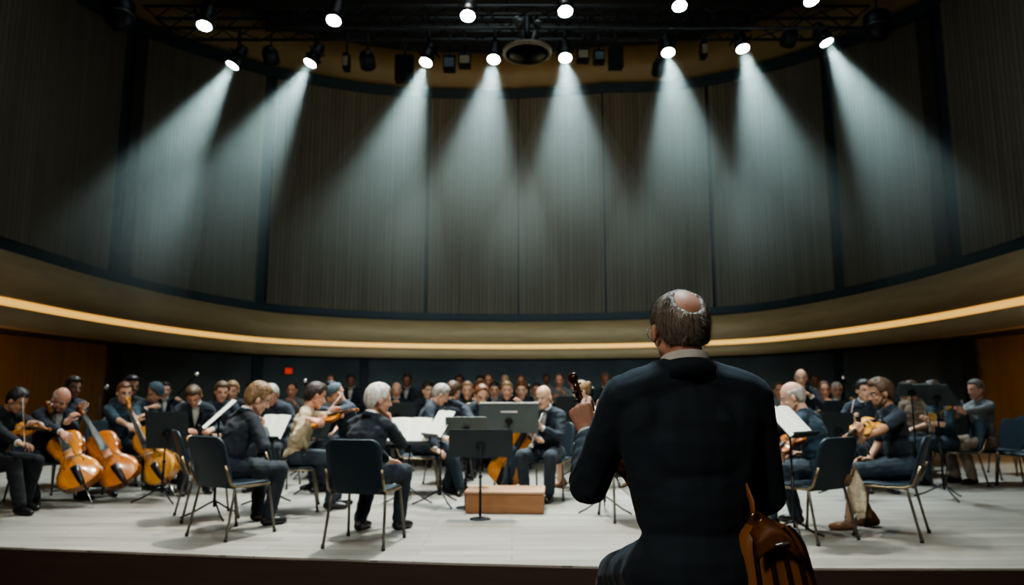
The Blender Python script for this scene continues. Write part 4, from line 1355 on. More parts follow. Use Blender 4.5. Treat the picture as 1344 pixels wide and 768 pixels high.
# -- woman with the pale cello
p = at(153, 8.85)
c3 = cello('amber', G(233, 657), W(165, 514, 8.5), (-0.22, -0.95, 0.1), 'pale yellow cello standing before the woman, rightmost of the three left cellos')
person('woman with tied brown hair and dark teal top playing the pale cello', p, -32, 9, head=(-14, 10, 3), L=dict(at=W(182, 562, 8.32), dir=(0.45, 0.1, 0.75), palm=(0.5, 0.6, -0.2), curl=(40, 50, 30), pole=(-0.4, -0.1, -1)),
       R=dict(at=W(203, 588, 7.95), dir=(0.8, -0.2, -0.3), palm=(0, .5, -.7)), feet={-1: (-0.24, 0.36), 1: (0.25, 0.42)}, knees={-1: (-0.7, .4, 1), 1: (0.7, .4, 1)}, size=0.98, girth=0.88, hair=('auburn', 'bun'), top=('elbow', 'teal'), legs=('trousers', 'black'), skn='fair')
chair(*p, -32, 'chair under the woman playing the pale cello')
bow(W(206, 590, 7.9), W(176, 602, 8.25), 'cello bow across the pale yellow cello')
person('tall dark-haired player seated behind the woman with the pale cello', at(165, 10.0), -40, 3, head=(0, 6, 0), size=1.09, hair=('black', 'full'), skn='brown', top=('jacket', 'black'))
chair(*at(165, 10.0), -40, 'chair under the tall player behind the pale cello')
person('player in a blue-grey cap right of the pale cello neck', at(183, 9.5), -15, 12, head=(0, 22, 0), size=1.01, hair=('dark', 'cap'), skn='tan', top=('jacket', 'navy'), R=dict(at=W(193, 536, 9.2), dir=(0.8, 0, 0.3)))
chair(*at(183, 9.5), -15, 'chair under the player in the blue-grey cap')
# -- bowed men behind the left stands
person('brown-haired man with bowed head and white shirt front behind the black stand', at(250, 8.9), -55, 14, head=(-18, 38, 6), size=1.0, hair=('brown', 'full'), collar='white', vpanel='white', skn='ruddy', L=dict(loc=(-0.16, 0.36, 0.74)), R=dict(loc=(0.14, 0.36, 0.74)))
chair(*at(250, 8.9), -55, 'chair under the brown-haired man with bowed head')
person('long brown-haired player just left of the tilted sheet music', at(286, 9.7), -60, 9, head=(0, 12, 0), size=1.0, hair=('brown', 'long'), skn='fair', top=('elbow', 'navy'))
person('blond player whose hair shows above the tilted sheet music', at(304, 10.4), -80, 6, head=(0, 14, 0), size=1.02, hair=('blond', 'full'), skn='fair')
chair(*at(286, 9.7), -60, 'chair under the long brown-haired player')
chair(*at(304, 10.4), -80, 'chair under the blond player behind the tilted sheet')
# -- blond man in suit, chair turned three quarters away
p = at(299, 6.45)
person('spiky blond man in a dark suit on a chair, seen from behind at the left', p, 50, 18, head=(-22, 16, 3), hips=0.515, headscale=1.12, L=dict(at=W(342, 566, 6.75), dir=(-0.1, 0.3, 0.8), palm=(0, -0.7, 0.3), curl=(40, 50, 35)),
       R=dict(at=W(339, 562, 6.5), dir=(-0.35, 0.3, 0.8), palm=(0.2, 0.7, 0.1), curl=(40, 50, 35), pole=(0.75, 0.1, -1)), feet={-1: (-0.14, 0.40), 1: (0.16, 0.33)}, size=0.98, strands=2, detail=5, hair=('blond', 'spiky'), skn='fair', collar='white', voxel=0.008)
chair(XY(313, 6.24), 6.24, 60, 'chair of the spiky blond man in the dark suit')
chair(XY(280, 7.05), 7.05, 32, 'empty chair left of the spiky blond man')
t = thing('percussion_mallet', 'beige round mallet head resting on the back of the blond man chair', 'mallet')
q = W(250, 576, 6.38)
bm = bmesh.new(); ell(bm, (0, 0, 0), (0.036, 0.030, 0.032)); link('mallet_head', bm, M('felt', (0.55, 0.40, 0.24), 0.9, bump=0.4), t)
bm = bmesh.new(); sweep(bm, [(0, 0, -0.02), (0.05, 0.14, -0.34)], 0.006, 8); link('stick', bm, m_maple, t)
t.location = q
# -- grey player behind the pale sheet
person('grey-haired player with a headband facing us behind the open sheet', at(362, 9.2), -92, 14, head=(0, 30, 0), size=1.0, hair=('grey', 'full'), skn='ruddy', top=('jacket', 'navy'), L=dict(loc=(-0.13, 0.34, 0.78)), R=dict(loc=(0.12, 0.36, 0.72)))
chair(*at(362, 9.2), -92, 'chair under the grey-haired player behind the open sheet')
# -- violinist in a cream shirt
p = at(389, 7.5)
m = violin('orange', W(411, 556, 7.42), W(456, 542, 7.25), (0.1, -0.55, 0.85), 'orange violin under the chin of the violinist in the cream shirt')
person('dark-haired violinist in a cream shirt and grey vest, turned to the right', p, 14, 11, head=(14, 16, -4), L=neck_hand(m, 1), R=bow_hand(m, 1, 0.22, -0.42, 'bow of the violinist in the cream shirt'), feet={-1: (-0.12, 0.42), 1: (0.12, 0.36)}, hips=0.52, size=0.98, headscale=1.1, strands=2, detail=5, hair=('dark', 'full'), top=('shirt', 'cream'), legs=('trousers', 'slate'), skn='ruddy', voxel=0.008)
chair(XY(392, 7.5), 7.5, 14, 'chair of the violinist in the cream shirt')
person('dark-haired woman facing us above the orange violin, grey top', at(433, 10.4), -85, 5, head=(0, 6, 0), size=1.01, girth=0.9, hair=('black', 'long'), skn='fair', top=('elbow', 'grey'))
chair(*at(433, 10.4), -85, 'chair under the dark-haired woman in a grey top')
m = violin('amber', W(440, 548, 9.0), W(415, 533, 8.7), (0.3, -0.4, 0.8), 'amber violin of the player in the dark cap')
person('player in a dark blue cap looking down beside the white-haired man', at(459, 9.15), -140, 12, head=(-6, 28, 0), size=1.0, hair=('dark', 'cap'), skn='tan', top=('jacket', 'navy'), L=neck_hand(m, 1))
chair(*at(459, 9.15), -140, 'chair under the player in the dark blue cap')
# -- white-haired man in suit
p = at(473, 6.12)
person('white-haired man in a dark suit on a chair, hand at his chin, seen from behind', p, 62, 15, head=(-34, 2, 2), R=dict(at=W(513, 556, 6.45), dir=(-0.25, 0.1, 0.85), palm=(-0.75, -0.4, 0.1), curl=(60, 70, 40), pole=(0.65, 0.2, -1)),
       L=dict(at=W(515, 610, 6.62), dir=(0.5, 0.5, -0.2)), feet={-1: (-0.15, 0.20), 1: (0.13, 0.38)}, size=0.97, girth=1.14, hips=0.49, headscale=1.15, strands=2, detail=5, hair=('white', 'short'), skn='ruddy', collar='white', voxel=0.008)
chair(XY(484, 5.88), 5.88, 80, 'chair of the white-haired man in the dark suit')
# -- pair behind the bright sheet
p = at(553, 8.75)
person('grey-haired player in dark clothes behind the bright open sheet', p, 4, 14, head=(10, 28, 0), L=dict(at=W(588, 585, 8.5), dir=(0.7, -0.3, 0.2), palm=(0, 0.4, -0.8)), R=dict(at=W(571, 592, 8.3), dir=(0.7, 0.0, -0.3)), feet={-1: (-0.1, 0.40), 1: (0.10, 0.32)}, size=1.0, hair=('grey', 'short'), skn='fair', legs=('trousers', 'slate'), top=('jacket', 'navy'))
chair(*p, 4, 'chair under the grey-haired player behind the bright sheet')
p = at(590, 9.7)
m = violin('amber', W(600, 548, 9.75), W(612, 537, 10.1), (0.4, -0.6, 0.6), 'amber violin beside the brown-haired player seen from behind')
person('brown-haired player seen from behind left of the large grey stand', p, 70, 4, head=(-10, 6, 0), size=0.99, hair=('brown', 'full'), skn='fair', top=('jacket', 'navy'), L=neck_hand(m, 1, 0.9))
chair(*p, 70, 'chair under the brown-haired player seen from behind')
# -- centre cellist behind the conductor's desks
p = at(628, 8.95)
c4 = cello('orange', G(650, 644), W(702, 545, 8.75), (-0.15, -0.95, 0.12), 'orange cello in the centre behind the wooden podium', pin=0.10)
person('cellist in navy mostly hidden behind the two centre stands', p, -80, 14, head=(6, 24, 0), L=dict(at=W(690, 563, 8.65), dir=(0.2, 0.1, 0.8), palm=(0.5, 0.5, 0), curl=(40, 50, 30)), R=dict(at=W(640, 585, 8.35)), feet={-1: (-0.30, 0.32), 1: (0.26, 0.40)}, knees={-1: (-0.8, .4, 1), 1: (0.8, .4, 1)}, size=0.98, hair=('auburn', 'receding'), skn='fair', top=('jacket', 'navy'), legs=('trousers', 'jean'))
chair(*p, -80, 'chair under the hidden cellist behind the centre stands')
# -- bald flute player
p = at(720, 8.35)
person('bald man in a navy suit and open white shirt blowing a silver woodwind', p, -112, 9, head=(-8, 10, 0), L=dict(at=W(711, 562, 8.02), dir=(-0.5, 0.0, 0.5), palm=(-0.5, -0.2, 0.4), curl=(45, 50, 30)), R=dict(at=W(709, 578, 7.98), dir=(-0.6, -0.1, 0.3), palm=(0.2, 0.5, 0.6), curl=(45, 50, 30)),
       feet={-1: (-0.13, 0.36), 1: (0.16, 0.34)}, hips=0.50, headscale=1.1, size=0.96, girth=1.12, hair=('grey', None), skn='fair', collar='white', vpanel='white', top=('jacket', 'navy'), legs=('trousers', 'slate'), voxel=0.008)
chair(*p, -112, 'chair under the bald man with the silver woodwind')
woodwind('clarinet', W(713, 541, 8.12), W(697, 586, 7.85), 'silver clarinet at the mouth of the bald man in navy', 'clarinet', m_silver, 0.013, 0.03)
# -- bare legged woman
p = at(778, 9.3)
person('seated person with bare legs and dark skirt right of the bald man', p, 188, 8, head=(0, 14, 0), feet={-1: (-0.10, 0.46), 1: (0.10, 0.40)}, size=1.01, girth=0.92, hair=('blond', 'bun'), skn='pale', top=('dress', 'navy'), legs=(None, None), shoe='tan')
chair(*p, 188, 'chair under the bare-legged person at the centre')
chair(XY(825, 7.0), 7.0, 100, 'empty chair showing beside the left elbow of the man in front')
# -- right hand players
p = at(1078, 6.4)
m = violin('brown', W(1047, 572, 6.25), W(1012, 601, 5.98), (-0.5, -0.5, 0.7), 'brown viola held low by the balding man behind the tilted sheet', 1.05)
person('balding man in a dark navy T-shirt behind the tilted sheet at the right', p, 138, 15, head=(18, 14, 0), L=neck_hand(m, 1.05, 0.6), R=dict(at=W(1052, 596, 6.5), dir=(-0.8, 0.1, 0.1)), feet={-1: (-0.14, 0.42), 1: (0.14, 0.30)}, hips=0.52, headscale=1.12, size=0.98, girth=1.14, hair=('grey', 'bald'), skn='fair', top=('tee', 'teal'), legs=('trousers', 'jean'), voxel=0.008)
chair(XY(1056, 6.1), 6.1, 119, 'chair of the balding man in the navy T-shirt')
p = at(1182, 6.42)
m = violin('amber', W(1153, 553, 6.22), W(1104, 578, 5.95), (0.1, -0.35, 0.9), 'amber violin under the chin of the bearded violinist at the right')
person('bearded brown-haired violinist in a navy T-shirt and shorts at the right', p, 172, 8, head=(4, 12, 0), L=neck_hand(m, 1.0), R=dict(at=W(1140, 604, 6.5), dir=(-0.8, 0, 0.1)), feet={-1: (-0.10, 0.50), 1: (0.12, 0.24)}, size=0.98, beard=True, strands=2, detail=5, hair=('brown', 'full'), skn='tan', top=('tee', 'navy'), legs=('shorts', 'jean'), shoe='tan', voxel=0.008)
chair(XY(1158, 6.22), 6.22, 144, 'chair of the bearded violinist in the navy T-shirt')
bow(W(1142, 600, 6.45), W(1120, 545, 6.1), 'bow of the bearded violinist at the right')
# shawl hanging from the chair
t = thing('draped_shawl', 'beige woolly shawl hanging from the edge of a chair at the right', 'shawl')
bm = bmesh.new()
rows = []
for j in range(15):
    v = j / 14
    q = W(1119 + 10 * math.sin(v * 1.3), 614 + 60 * v, 6.02 - 0.06 * math.sin(v * 2.5))
    w = 0.035 + 0.03 * math.sin(v * math.pi * 0.8)
    rows.append([bm.verts.new(q + V(((i / 10 - 0.5) * 2 * w, 0.018 * math.sin(i * 1.5 + j * 0.35) , 0.0))) for i in range(11)])
for A, B in zip(rows, rows[1:]):
    for i in range(10): bm.faces.new((A[i], A[i + 1], B[i + 1], B[i]))
bmesh.ops.solidify(bm, geom=bm.faces[:], thickness=0.012)
m_wool = M('beige_wool', (0.78, 0.68, 0.52), 0.95, var=0.3, scale=30, bump=0.9, bscale=90)
link('cloth', fixn(bm), m_wool, t)
bm = bmesh.new()
for k in range(12): q = W(1124 + k * 1.0, 672, 6.0); sweep(bm, [q, q + V((0.003 * (k % 3 - 1), 0, -0.05))], [0.005, 0.003], 6)
link('fringe', bm, m_wool, t)
bm = bmesh.new(); ell(bm, W(1109, 629, 6.0), (0.055, 0.05, 0.06), None, 20, 14)
for v in bm.verts: v.co += v.normal * 0.012 * noise.noise(v.co * 60)
link('fur_tassel', bm, M('brown_fur', (0.16, 0.10, 0.06), 0.95, var=0.4, scale=40, bump=0.9, bscale=90), t)
person('dark-haired player facing us between the balding man and the bearded violinist', at(1135, 9.1), -98, 5, head=(5, 4, 0), size=1.0, hair=('black', 'full'), skn='fair', top=('jacket', 'navy'), R=dict(at=W(1120, 558, 8.8), dir=(0, 0, 1)), collar='white')
chair(*at(1135, 9.1), -98, 'chair under the dark-haired player facing us at the right')
bow(W(1112, 572, 8.7), W(1121, 522, 8.8), 'upright bow in front of the dark-haired player at the right')
person('dark-skinned player in white collar right of the bearded violinist', at(1189, 11.3), -110, 6, head=(0, 8, 0), size=1.01, hair=('dark', 'full'), skn='tan', collar='white', vpanel='white')
person('brown-haired player with raised hand left of the tilted black stand', at(1206, 10.5), -150, 6, head=(0, 8, 0), size=1.02, hair=('brown', 'full'), skn='fair', top=('elbow', 'khaki'))
chair(*at(1189, 11.3), -110, 'chair under the player with white collar at the right')
chair(*at(1206, 10.5), -150, 'chair under the brown-haired player by the tilted stand')
p = at(1242, 9.5)
person('player in dark teal hidden behind the tilted black stand', p, 184, 8, head=(0, 10, 0), L=dict(at=W(1219, 556, 9.2), dir=(-0.3, 0, 0.9), palm=(-1, 0, 0), curl=(50, 60, 40)), R=dict(at=W(1224, 562, 9.3), dir=(-0.3, 0, 0.9)), size=1.01, hair=('dark', 'full'), skn='fair', top=('elbow', 'teal'), legs=('trousers', 'jean'))
chair(XY(1250, 9.5), 9.5, 168, 'chair under the player in dark teal behind the tilted stand')
woodwind('oboe', W(1216, 538, 9.2), W(1222, 574, 9.15), 'slim black oboe held by the player behind the tilted stand', 'oboe', m_grenad, 0.012, 0.02)
p = at(1292, 9.6)
trumpet(W(1263, 526, 9.35), W(1226, 547, 9.1), 'brass trumpet blown by the man in the grey shirt')
person('grey-haired man in a grey shirt and khaki trousers blowing a trumpet at the right', p, 186, 3, head=(4, 6, 0), L=dict(at=W(1250, 543, 9.15), dir=(-0.7, 0, 0.5), palm=(0, 0.5, 0.5), curl=(45, 55, 30)), R=dict(at=W(1252, 547, 9.4), dir=(-0.6, -0.2, 0.6), palm=(-0.3, -0.6, 0.3), curl=(45, 55, 30)),
       feet={-1: (-0.10, 0.30), 1: (0.10, 0.38)}, size=1.02, girth=1.05, hair=('saltpepper', 'short'), skn='ruddy', top=('shirt', 'grey'), legs=('trousers', 'khaki'))
chair(XY(1302, 9.6), 9.6, 186, 'chair of the man in the grey shirt with the trumpet')
chair(XY(1342, 9.2), 9.2, 200, 'empty chair at the right edge of the photo')
chair(XY(1326, 10.6), 10.6, 190, 'empty chair behind the man in the grey shirt')

# ------------------------------------------------------------------ rear desks: players who show as heads and shoulders
far_protos = [
    dict(hair=('grey', 'bald'), skn='fair', top=('jacket', 'suit'), lean=4, L=dict(loc=(-0.12, 0.32, 0.95)), R=dict(loc=(0.10, 0.30, 0.98)), collar='white', vpanel='white'),
    dict(hair=('dark', 'short'), skn='fair', top=('jacket', 'suit'), lean=6, L=dict(loc=(-0.25, 0.36, 1.02)), R=dict(loc=(0.22, 0.30, 0.95)), collar='white', vpanel='white'),
    dict(hair=('brown', 'long'), skn='pale', top=('elbow', 'navy'), lean=6, girth=0.88, L=dict(loc=(-0.13, 0.36, 0.72)), R=dict(loc=(0.13, 0.34, 0.70))),
    dict(hair=('brown', 'receding'), skn='ruddy', top=('shirt', 'grey'), lean=5, L=dict(loc=(-0.10, 0.30, 1.0)), R=dict(loc=(0.12, 0.32, 0.9))),
    dict(hair=('blond', 'bun'), skn='fair', top=('elbow', 'black'), lean=7, girth=0.88, L=dict(loc=(-0.22, 0.36, 1.02)), R=dict(loc=(0.2, 0.3, 0.92))),
    dict(hair=('dark', 'short'), skn='brown', top=('jacket', 'navy'), lean=4, L=dict(loc=(-0.12, 0.36, 0.72)), R=dict(loc=(0.14, 0.32, 0.72)), collar='white', vpanel='white'),
]
far = [  # px, Y, hair colour, prototype, rise, yaw, label
    (435, 14.2, 'brown', 3, 1, -90, 'distant player above the dark-haired woman in grey, head barely lit'),
    (461, 14.0, 'dark', 5, 1, -88, 'dark-skinned distant player left of the white-haired man head'),
    (520, 12.3, 'grey', 0, 0, -80, 'bald distant player right of the white-haired man, white shirt front'),
    (535, 13.6, 'dark', 5, 1, -95, 'dark-faced distant player just right of the bald distant player'),
    (558, 12.0, 'dark', 2, 0, -60, 'distant woman with long dark hair behind the bright sheet'),
    (576, 12.9, 'brown', 3, 0, -90, 'distant player in grey left of the head of the brown-haired player'),
    (603, 13.9, 'dark', 5, 1, -92, 'distant player in shadow under the microphone near the centre'),
    (614, 11.2, 'blond', 4, 0, -90, 'fair-haired distant player left of the large grey stand'),
    (629, 12.2, 'auburn', 2, 0, -88, 'auburn-haired distant player by the left corner of the large grey stand'),
    (630, 14.8, 'dark', 1, 1, -90, 'distant player in the back row above the left end of the large stand'),
    (641, 13.6, 'brown', 3, 1, -90, 'distant player second along above the large grey stand'),
    (649, 12.0, 'black', 1, 0, -90, 'black-haired distant player low behind the large grey stand'),
    (663, 14.4, 'brown', 0, 1, -90, 'bald distant player in the back row over the middle of the large stand'),
    (665, 11.0, 'blond', 4, 0, -88, 'blond-bunned distant player whose head top shows over the large stand'),
    (684, 14.6, 'auburn', 3, 1, -92, 'tall distant player left of the centre right microphone'),
    (685, 11.8, 'auburn', 2, 0, -94, 'auburn-haired distant woman over the right half of the large stand'),
    (704, 12.9, 'dark', 1, 0, -90, 'distant player tight against the left side of the bald man in navy'),
    (735, 13.4, 'brown', 3, 1, -100, 'distant player right behind the bald man in navy'),
    (752, 13.9, 'dark', 1, 1, -90, 'distant player above the dark stands left of the raised scroll'),
    (795, 13.0, 'brown', 5, 1, -95, 'distant player above the bare-legged person at the centre'),
    (1022, 12.4, 'brown', 3, 0, -100, 'distant player left end of the row behind the tilted bright sheet'),
    (1036, 12.9, 'auburn', 2, 0, -100, 'distant woman second in the row behind the tilted bright sheet'),
    (1053, 10.9, 'grey', 0, 1, -110, 'tall bald distant player directly behind the balding man in the T-shirt'),
    (1069, 13.6, 'dark', 5, 1, -100, 'shadowed distant player above the balding man in the T-shirt'),
    (1082, 11.3, 'brown', 3, 0, -105, 'distant player right of the balding man in the T-shirt'),
    (1098, 12.2, 'white', 1, 0, -105, 'white-haired distant player right of the balding man in the T-shirt'),
    (1148, 12.5, 'dark', 1, 0, -110, 'distant player close left of the bearded violinist face'),
    (1224, 12.0, 'brown', 2, 0, -120, 'distant player behind the tilted black stand at the right'),
    (215, 12.2, 'dark', 1, 0, -60, 'distant player behind the black stand at the left'),
    (330, 12.6, 'dark', 2, 0, -80, 'distant player behind the spiky blond man'),
    (343, 12.0, 'brown', 4, 0, -80, 'distant player right of the spiky blond man'),
    (384, 12.4, 'dark', 3, 0, -85, 'distant player behind the violinist in the cream shirt'),
]
FP = {}
chg = 'chairs of the rear desks'
for px, Y, hc_, pi, rise, yaw, lab in far:
    z = 0.18 if rise else 0.0
    x = XY(px, Y, 1.0)
    if pi not in FP:
        a = far_protos[pi]
        FP[pi] = o = person(lab, (x, Y), yaw, a['lean'], head=(0, 6, 0), L=a['L'], R=a['R'], hair=a['hair'], skn=a['skn'], top=a['top'], girth=a.get('girth', 1), collar=a.get('collar'), vpanel=a.get('vpanel', False), voxel=0.013, detail=3, size=1.02, group='players at the rear desks')['root']
        o.location.z = z
        c = o
    else:
        c = copy_tree(FP[pi])
        c['label'] = lab
        c.location = (x, Y, z); c.rotation_euler = (0, 0, yaw * D2R - math.pi / 2)
        c.scale = (1, 1, 1)
    for k in bpy.data.objects:
        if k.parent == c and k.name.startswith('hair'):
            k.material_slots[0].link = 'OBJECT'
            k.material_slots[0].material = HAIRS[hc_]
    chair(x, Y, yaw, 'navy chair hidden under a player at the rear desks', chg, z)
p = (XY(717, 14.9, 1.2), 14.9)
person('standing person in a pale grey shirt at the back above the bald man in navy', p, -90, 2, hair=('dark', 'full'), skn='brown', top=('shirt', 'grey'), standing=True, size=0.80, voxel=0.013, detail=3, L=dict(loc=(-0.24, 0.06, 0.72)), R=dict(loc=(0.24, 0.06, 0.72)), z=0.18, legs=('trousers', 'black'))

# ------------------------------------------------------------------ music stands and sheets
def st(px, Y, row, yaw, tilt, label, **k):
    q = W(px, row, Y)
    return stand(q.x, q.y, yaw, q.z - k.get('z0', 0), tilt, label, **k)
st(219, 8.0, 565, 95, 14, 'black stand seen from behind at the left, before the pale cello', w=0.46, h=0.42)
st(288, 7.0, 545, 206, 46, 'stand with a tilted sheet left of the spiky blond man', w=0.46, h=0.40, sheet='white sheet music steeply tilted beside the spiky blond man', roll=0)
st(358, 7.7, 561, 245, 32, 'stand holding an open sheet between the blond man and the cream shirt', w=0.40, h=0.30, sheet='open white sheet music between the blond man and the violinist in cream')
st(538, 7.95, 566, 262, 32, 'stand holding the bright open sheet right of the white-haired man', w=0.50, h=0.33, sheet='bright open sheet music right of the white-haired man')
st(578, 7.75, 557, 212, 33, 'stand with a slanted sheet beside the centre black desk', w=0.42, h=0.33, sheet='slanted white sheet music left of the centre stands')
st(631, 6.95, 582, 88, 12, 'black stand with long pole just in front of the wooden podium', w=0.62, h=0.27, base='plate')
st(612, 7.6, 560, 90, 32, 'grey-green stand behind the black desk at the podium', w=0.44, h=0.24, grey=True, base='plate')
st(668, 7.9, 549, 92, 10, 'large grey stand with white top edge and strip at the centre', w=0.66, h=0.33, grey=True, strip=True)
st(521, 10.8, 543, 90, 14, 'dark stand far behind the bright open sheet', w=0.50, h=0.34)
st(753, 9.9, 540, 92, 12, 'dark stand right of the bald man in navy', w=0.48, h=0.42)
st(757, 8.9, 578, 96, 10, 'low dark stand beside the raised left hand of the man in front', w=0.42, h=0.40)
st(792, 7.3, 553, 268, 24, 'stand whose sheet shows between raised hand and shoulder', w=0.44, h=0.32, sheet='white sheet music between the raised hand and the shoulder')
st(1036, 5.95, 554, -48, 44, 'stand with the tilted bright sheet right of the man in front', w=0.46, h=0.33, sheet='tilted bright sheet music right of the man in front')
st(1103, 9.8, 540, 92, 14, 'dark stand between the balding man and the bearded violinist', w=0.46, h=0.30)
st(1100, 8.4, 562, 100, 10, 'lower dark stand behind the balding man chair', w=0.40, h=0.36)
st(1229, 8.2, 519, 20, 42, 'tilted black stand with pale edge before the man in grey', w=0.46, h=0.33, roll=0)
st(1196, 9.4, 512, 80, 50, 'small pale-edged stand behind the tilted black stand', w=0.36, h=0.26, grey=True)
st(415, 8.7, 560, 250, 20, 'dark stand in front of the violinist in cream', w=0.40, h=0.28)
# ------------------------------------------------------------------ microphones
def mc(px, row, Y, label, d=(0, -0.3, 0.5), boom=None):
    q = W(px, row, Y)
    mic_stand((q.x, q.y, 0.18 if 13.2 < Y < 17.4 else 0), q, d, label, boom)
mc(226, 525, 9.4, 'boom microphone stand reaching up right over the left players', boom=W(250, 500, 9.2))
mc(132, 517, 9.9, 'short microphone on a stand left of the woman with the pale cello', d=(0.6, -0.3, 0.5))
mc(402, 512, 10.2, 'microphone stand above the violinist in the cream shirt', d=(0.0, -0.4, 0.7))
mc(606, 514, 12.6, 'microphone stand above the distant players left of centre', d=(0, -0.6, 0.7))
mc(694, 514, 12.8, 'microphone stand above the large grey stand', d=(0, -0.6, 0.7))
mc(777, 518, 11.6, 'microphone stand right of the raised scroll', d=(0, -0.6, 0.7))
mc(1112, 505, 10.8, 'microphone stand against the dark wall above the right players', d=(-0.5, -0.4, 0.6))
# ------------------------------------------------------------------ podium
t = thing('conductor_podium', 'brown wooden conductor podium box at the centre of the stage', 'podium', (XY(664, 7.45, 0.1), 7.45, 0), -0.06)
m_pod = wood_mat('podium_wood', (0.20, 0.09, 0.035), (0.29, 0.14, 0.06), (0.6, 4, 4), 0.5, 3)
m_podt = wood_mat('podium_top', (0.36, 0.21, 0.12), (0.46, 0.28, 0.17), (0.6, 5, 4), 0.5, 3)
bm = bmesh.new(); box(bm, (0, 0, 0.095), (0.78, 0.46, 0.19), bevel=0.006); link('box', bm, m_pod, t, False)
bm = bmesh.new(); box(bm, (0, 0, 0.202), (0.80, 0.48, 0.024), bevel=0.005); link('top_board', bm, m_podt, t, False)
# ------------------------------------------------------------------ exit sign
s = arc_of_px(378, DL - 0.02, 1.75)
q = at_arc(s, DL - 0.05); q2 = at_arc(s + 0.1, DL - 0.05)
zz = W(378, 487, q.y).z
t = thing('exit_sign', 'small red glowing exit sign on the dark wall at the left', 'exit sign', (q.x, q.y, zz), math.atan2(q2.y - q.y, q2.x - q.x))
bm = bmesh.new(); box(bm, (0, 0, 0), (0.28, 0.06, 0.22), bevel=0.01); link('housing', bm, m_black, t, False)
bm = bmesh.new(); box(bm, (0, -0.034, 0), (0.25, 0.006, 0.19), bevel=0.002); link('face', bm, M('red_sign', (0.8, 0.05, 0.02), 0.4, emis=(1.0, 0.06, 0.02), estr=0.35), t, False)
# ------------------------------------------------------------------ the man in the foreground
TIER = 0.165
Yf = 2.05
pf = (XY(907, Yf, 1.0), Yf)
hv, dv = W(750, 494, 2.45), (W(890, 716, 2.46) - W(750, 494, 2.45)).normalized()
mv = violin('dark', hv + dv * 0.575, hv, (-1.0, 0.35, 0.3), 'dark brown violin held upright by its neck by the man in front', 1.0, group=None)
Xv, Yv, Zv = (V(mv.col[i][:3]) for i in range(3))
def sleeve(k, arms):
    a, e, w = arms[-1][:3]
    def f(c):
        t = (c - e).dot((w - e).normalized())
        d = min((c - e.lerp(w, q / 6)).length for q in range(7))
        fall = max(0, 1 - d / 0.10) ** 0.5
        u = max(0, (c - a).dot((e - a).normalized()))
        n1 = noise.noise(c * 9)
        return fall * 0.0035 * (math.sin(t * 120 + n1 * 5 + c.x * 40) * 0.9)
    return f
rp = max((mv @ V((k * 0.10, 0.08, 0)) for k in (-1, 1)), key=lambda q: q.x)
info = person('balding man in a dark suit seated with his back to us in the foreground', pf, 92, 3, head=(9, 3, 0), twist=0,
    L=dict(at=W(772, 570, 2.40), dir=(-0.30, 0.10, 1.0), palm=(0.35, 1.0, 0.0), curl=((62, 75, 45), (68, 78, 48), (72, 80, 50), (74, 80, 50)), thumb=30, pole=(-0.32, -0.15, -1)),
    R=dict(at=W(938, 688, 2.36), dir=(-0.95, 0.35, 0.1), palm=(-0.2, 0.5, -0.8), curl=(30, 42, 28), pole=(0.55, -0.45, -0.8)),
    feet={-1: (-0.14, 0.74), 1: (0.20, 0.66)}, knees={-1: (-0.10, 0.5, 1.0), 1: (0.3, 0.5, 1.0)}, size=1.05, girth=0.99, skn='ruddy', hair=('greying', 'crown'),
    top=('jacket', 'front'), legs=('trousers', 'navy'), collar='white', vpanel='white', neckup=-0.020, voxel=0.006, z=TIER, detail=5, headscale=0.93, smooth=12, strands=3, hips=0.545, foldamp=0.0028, foldfn=sleeve)
root = info['root']
hc, Rh = info['hc'], info['Rh']
sz = 0.93 * 1.05
# glasses
bm = bmesh.new()
Hh = lambda x, y, z: hc + Rh @ (V((x, y, z)) * sz)
for k in (-1, 1):
    sweep(bm, [Hh(k * 0.082, -0.01, 0.012), Hh(k * 0.081, 0.05, 0.014), Hh(k * 0.070, 0.098, 0.014)], 0.0018, 6)
    sweep(bm, [Hh(k * 0.036 + 0.030 * math.cos(a), 0.102 - 0.008 * abs(math.cos(a)), 0.006 + 0.022 * math.sin(a)) for a in [2 * math.pi * i / 20 for i in range(21)]], 0.0018, 6)
sweep(bm, [Hh(-0.008, 0.104, 0.010), Hh(0.008, 0.104, 0.010)], 0.002, 6)
link('glasses', bm, m_silver, root)
# bench, bag
m_bench = wood_mat('bench_wood', (0.05, 0.025, 0.012), (0.09, 0.045, 0.02), (0.6, 5, 4), 0.5, 3)
bz = TIER + 0.445
b = thing('wooden_bench', 'dark wooden bench under the man in the foreground', 'bench', (pf[0] + 0.12, Yf - 0.02, TIER))
bm = bmesh.new(); box(bm, (0, 0, 0.425), (1.15, 0.40, 0.04), bevel=0.008); link('seat', bm, m_bench, b, False)
for sx in (-1, 1):
    for sy in (-1, 1):
        bm = bmesh.new(); box(bm, (sx * 0.5, sy * 0.15, 0.203), (0.06, 0.06, 0.406), bevel=0.006); link('leg', bm, m_bench, b, False)
m_bag = wood_mat('bag_leather', (0.24, 0.09, 0.025), (0.36, 0.15, 0.048), (5, 5, 0.6), 0.5, 6)
m_bagd = M('bag_dark_leather', (0.035, 0.014, 0.007), 0.4, var=0.3, bump=0.2)
Yg = 1.98
bx = XY(1018, Yg, 0.75)
bg = thing('leather_bag', 'brown striped leather bag with dark seams beside the man in the foreground', 'bag', (bx, Yg, bz), 0.12)
bm = bmesh.new()
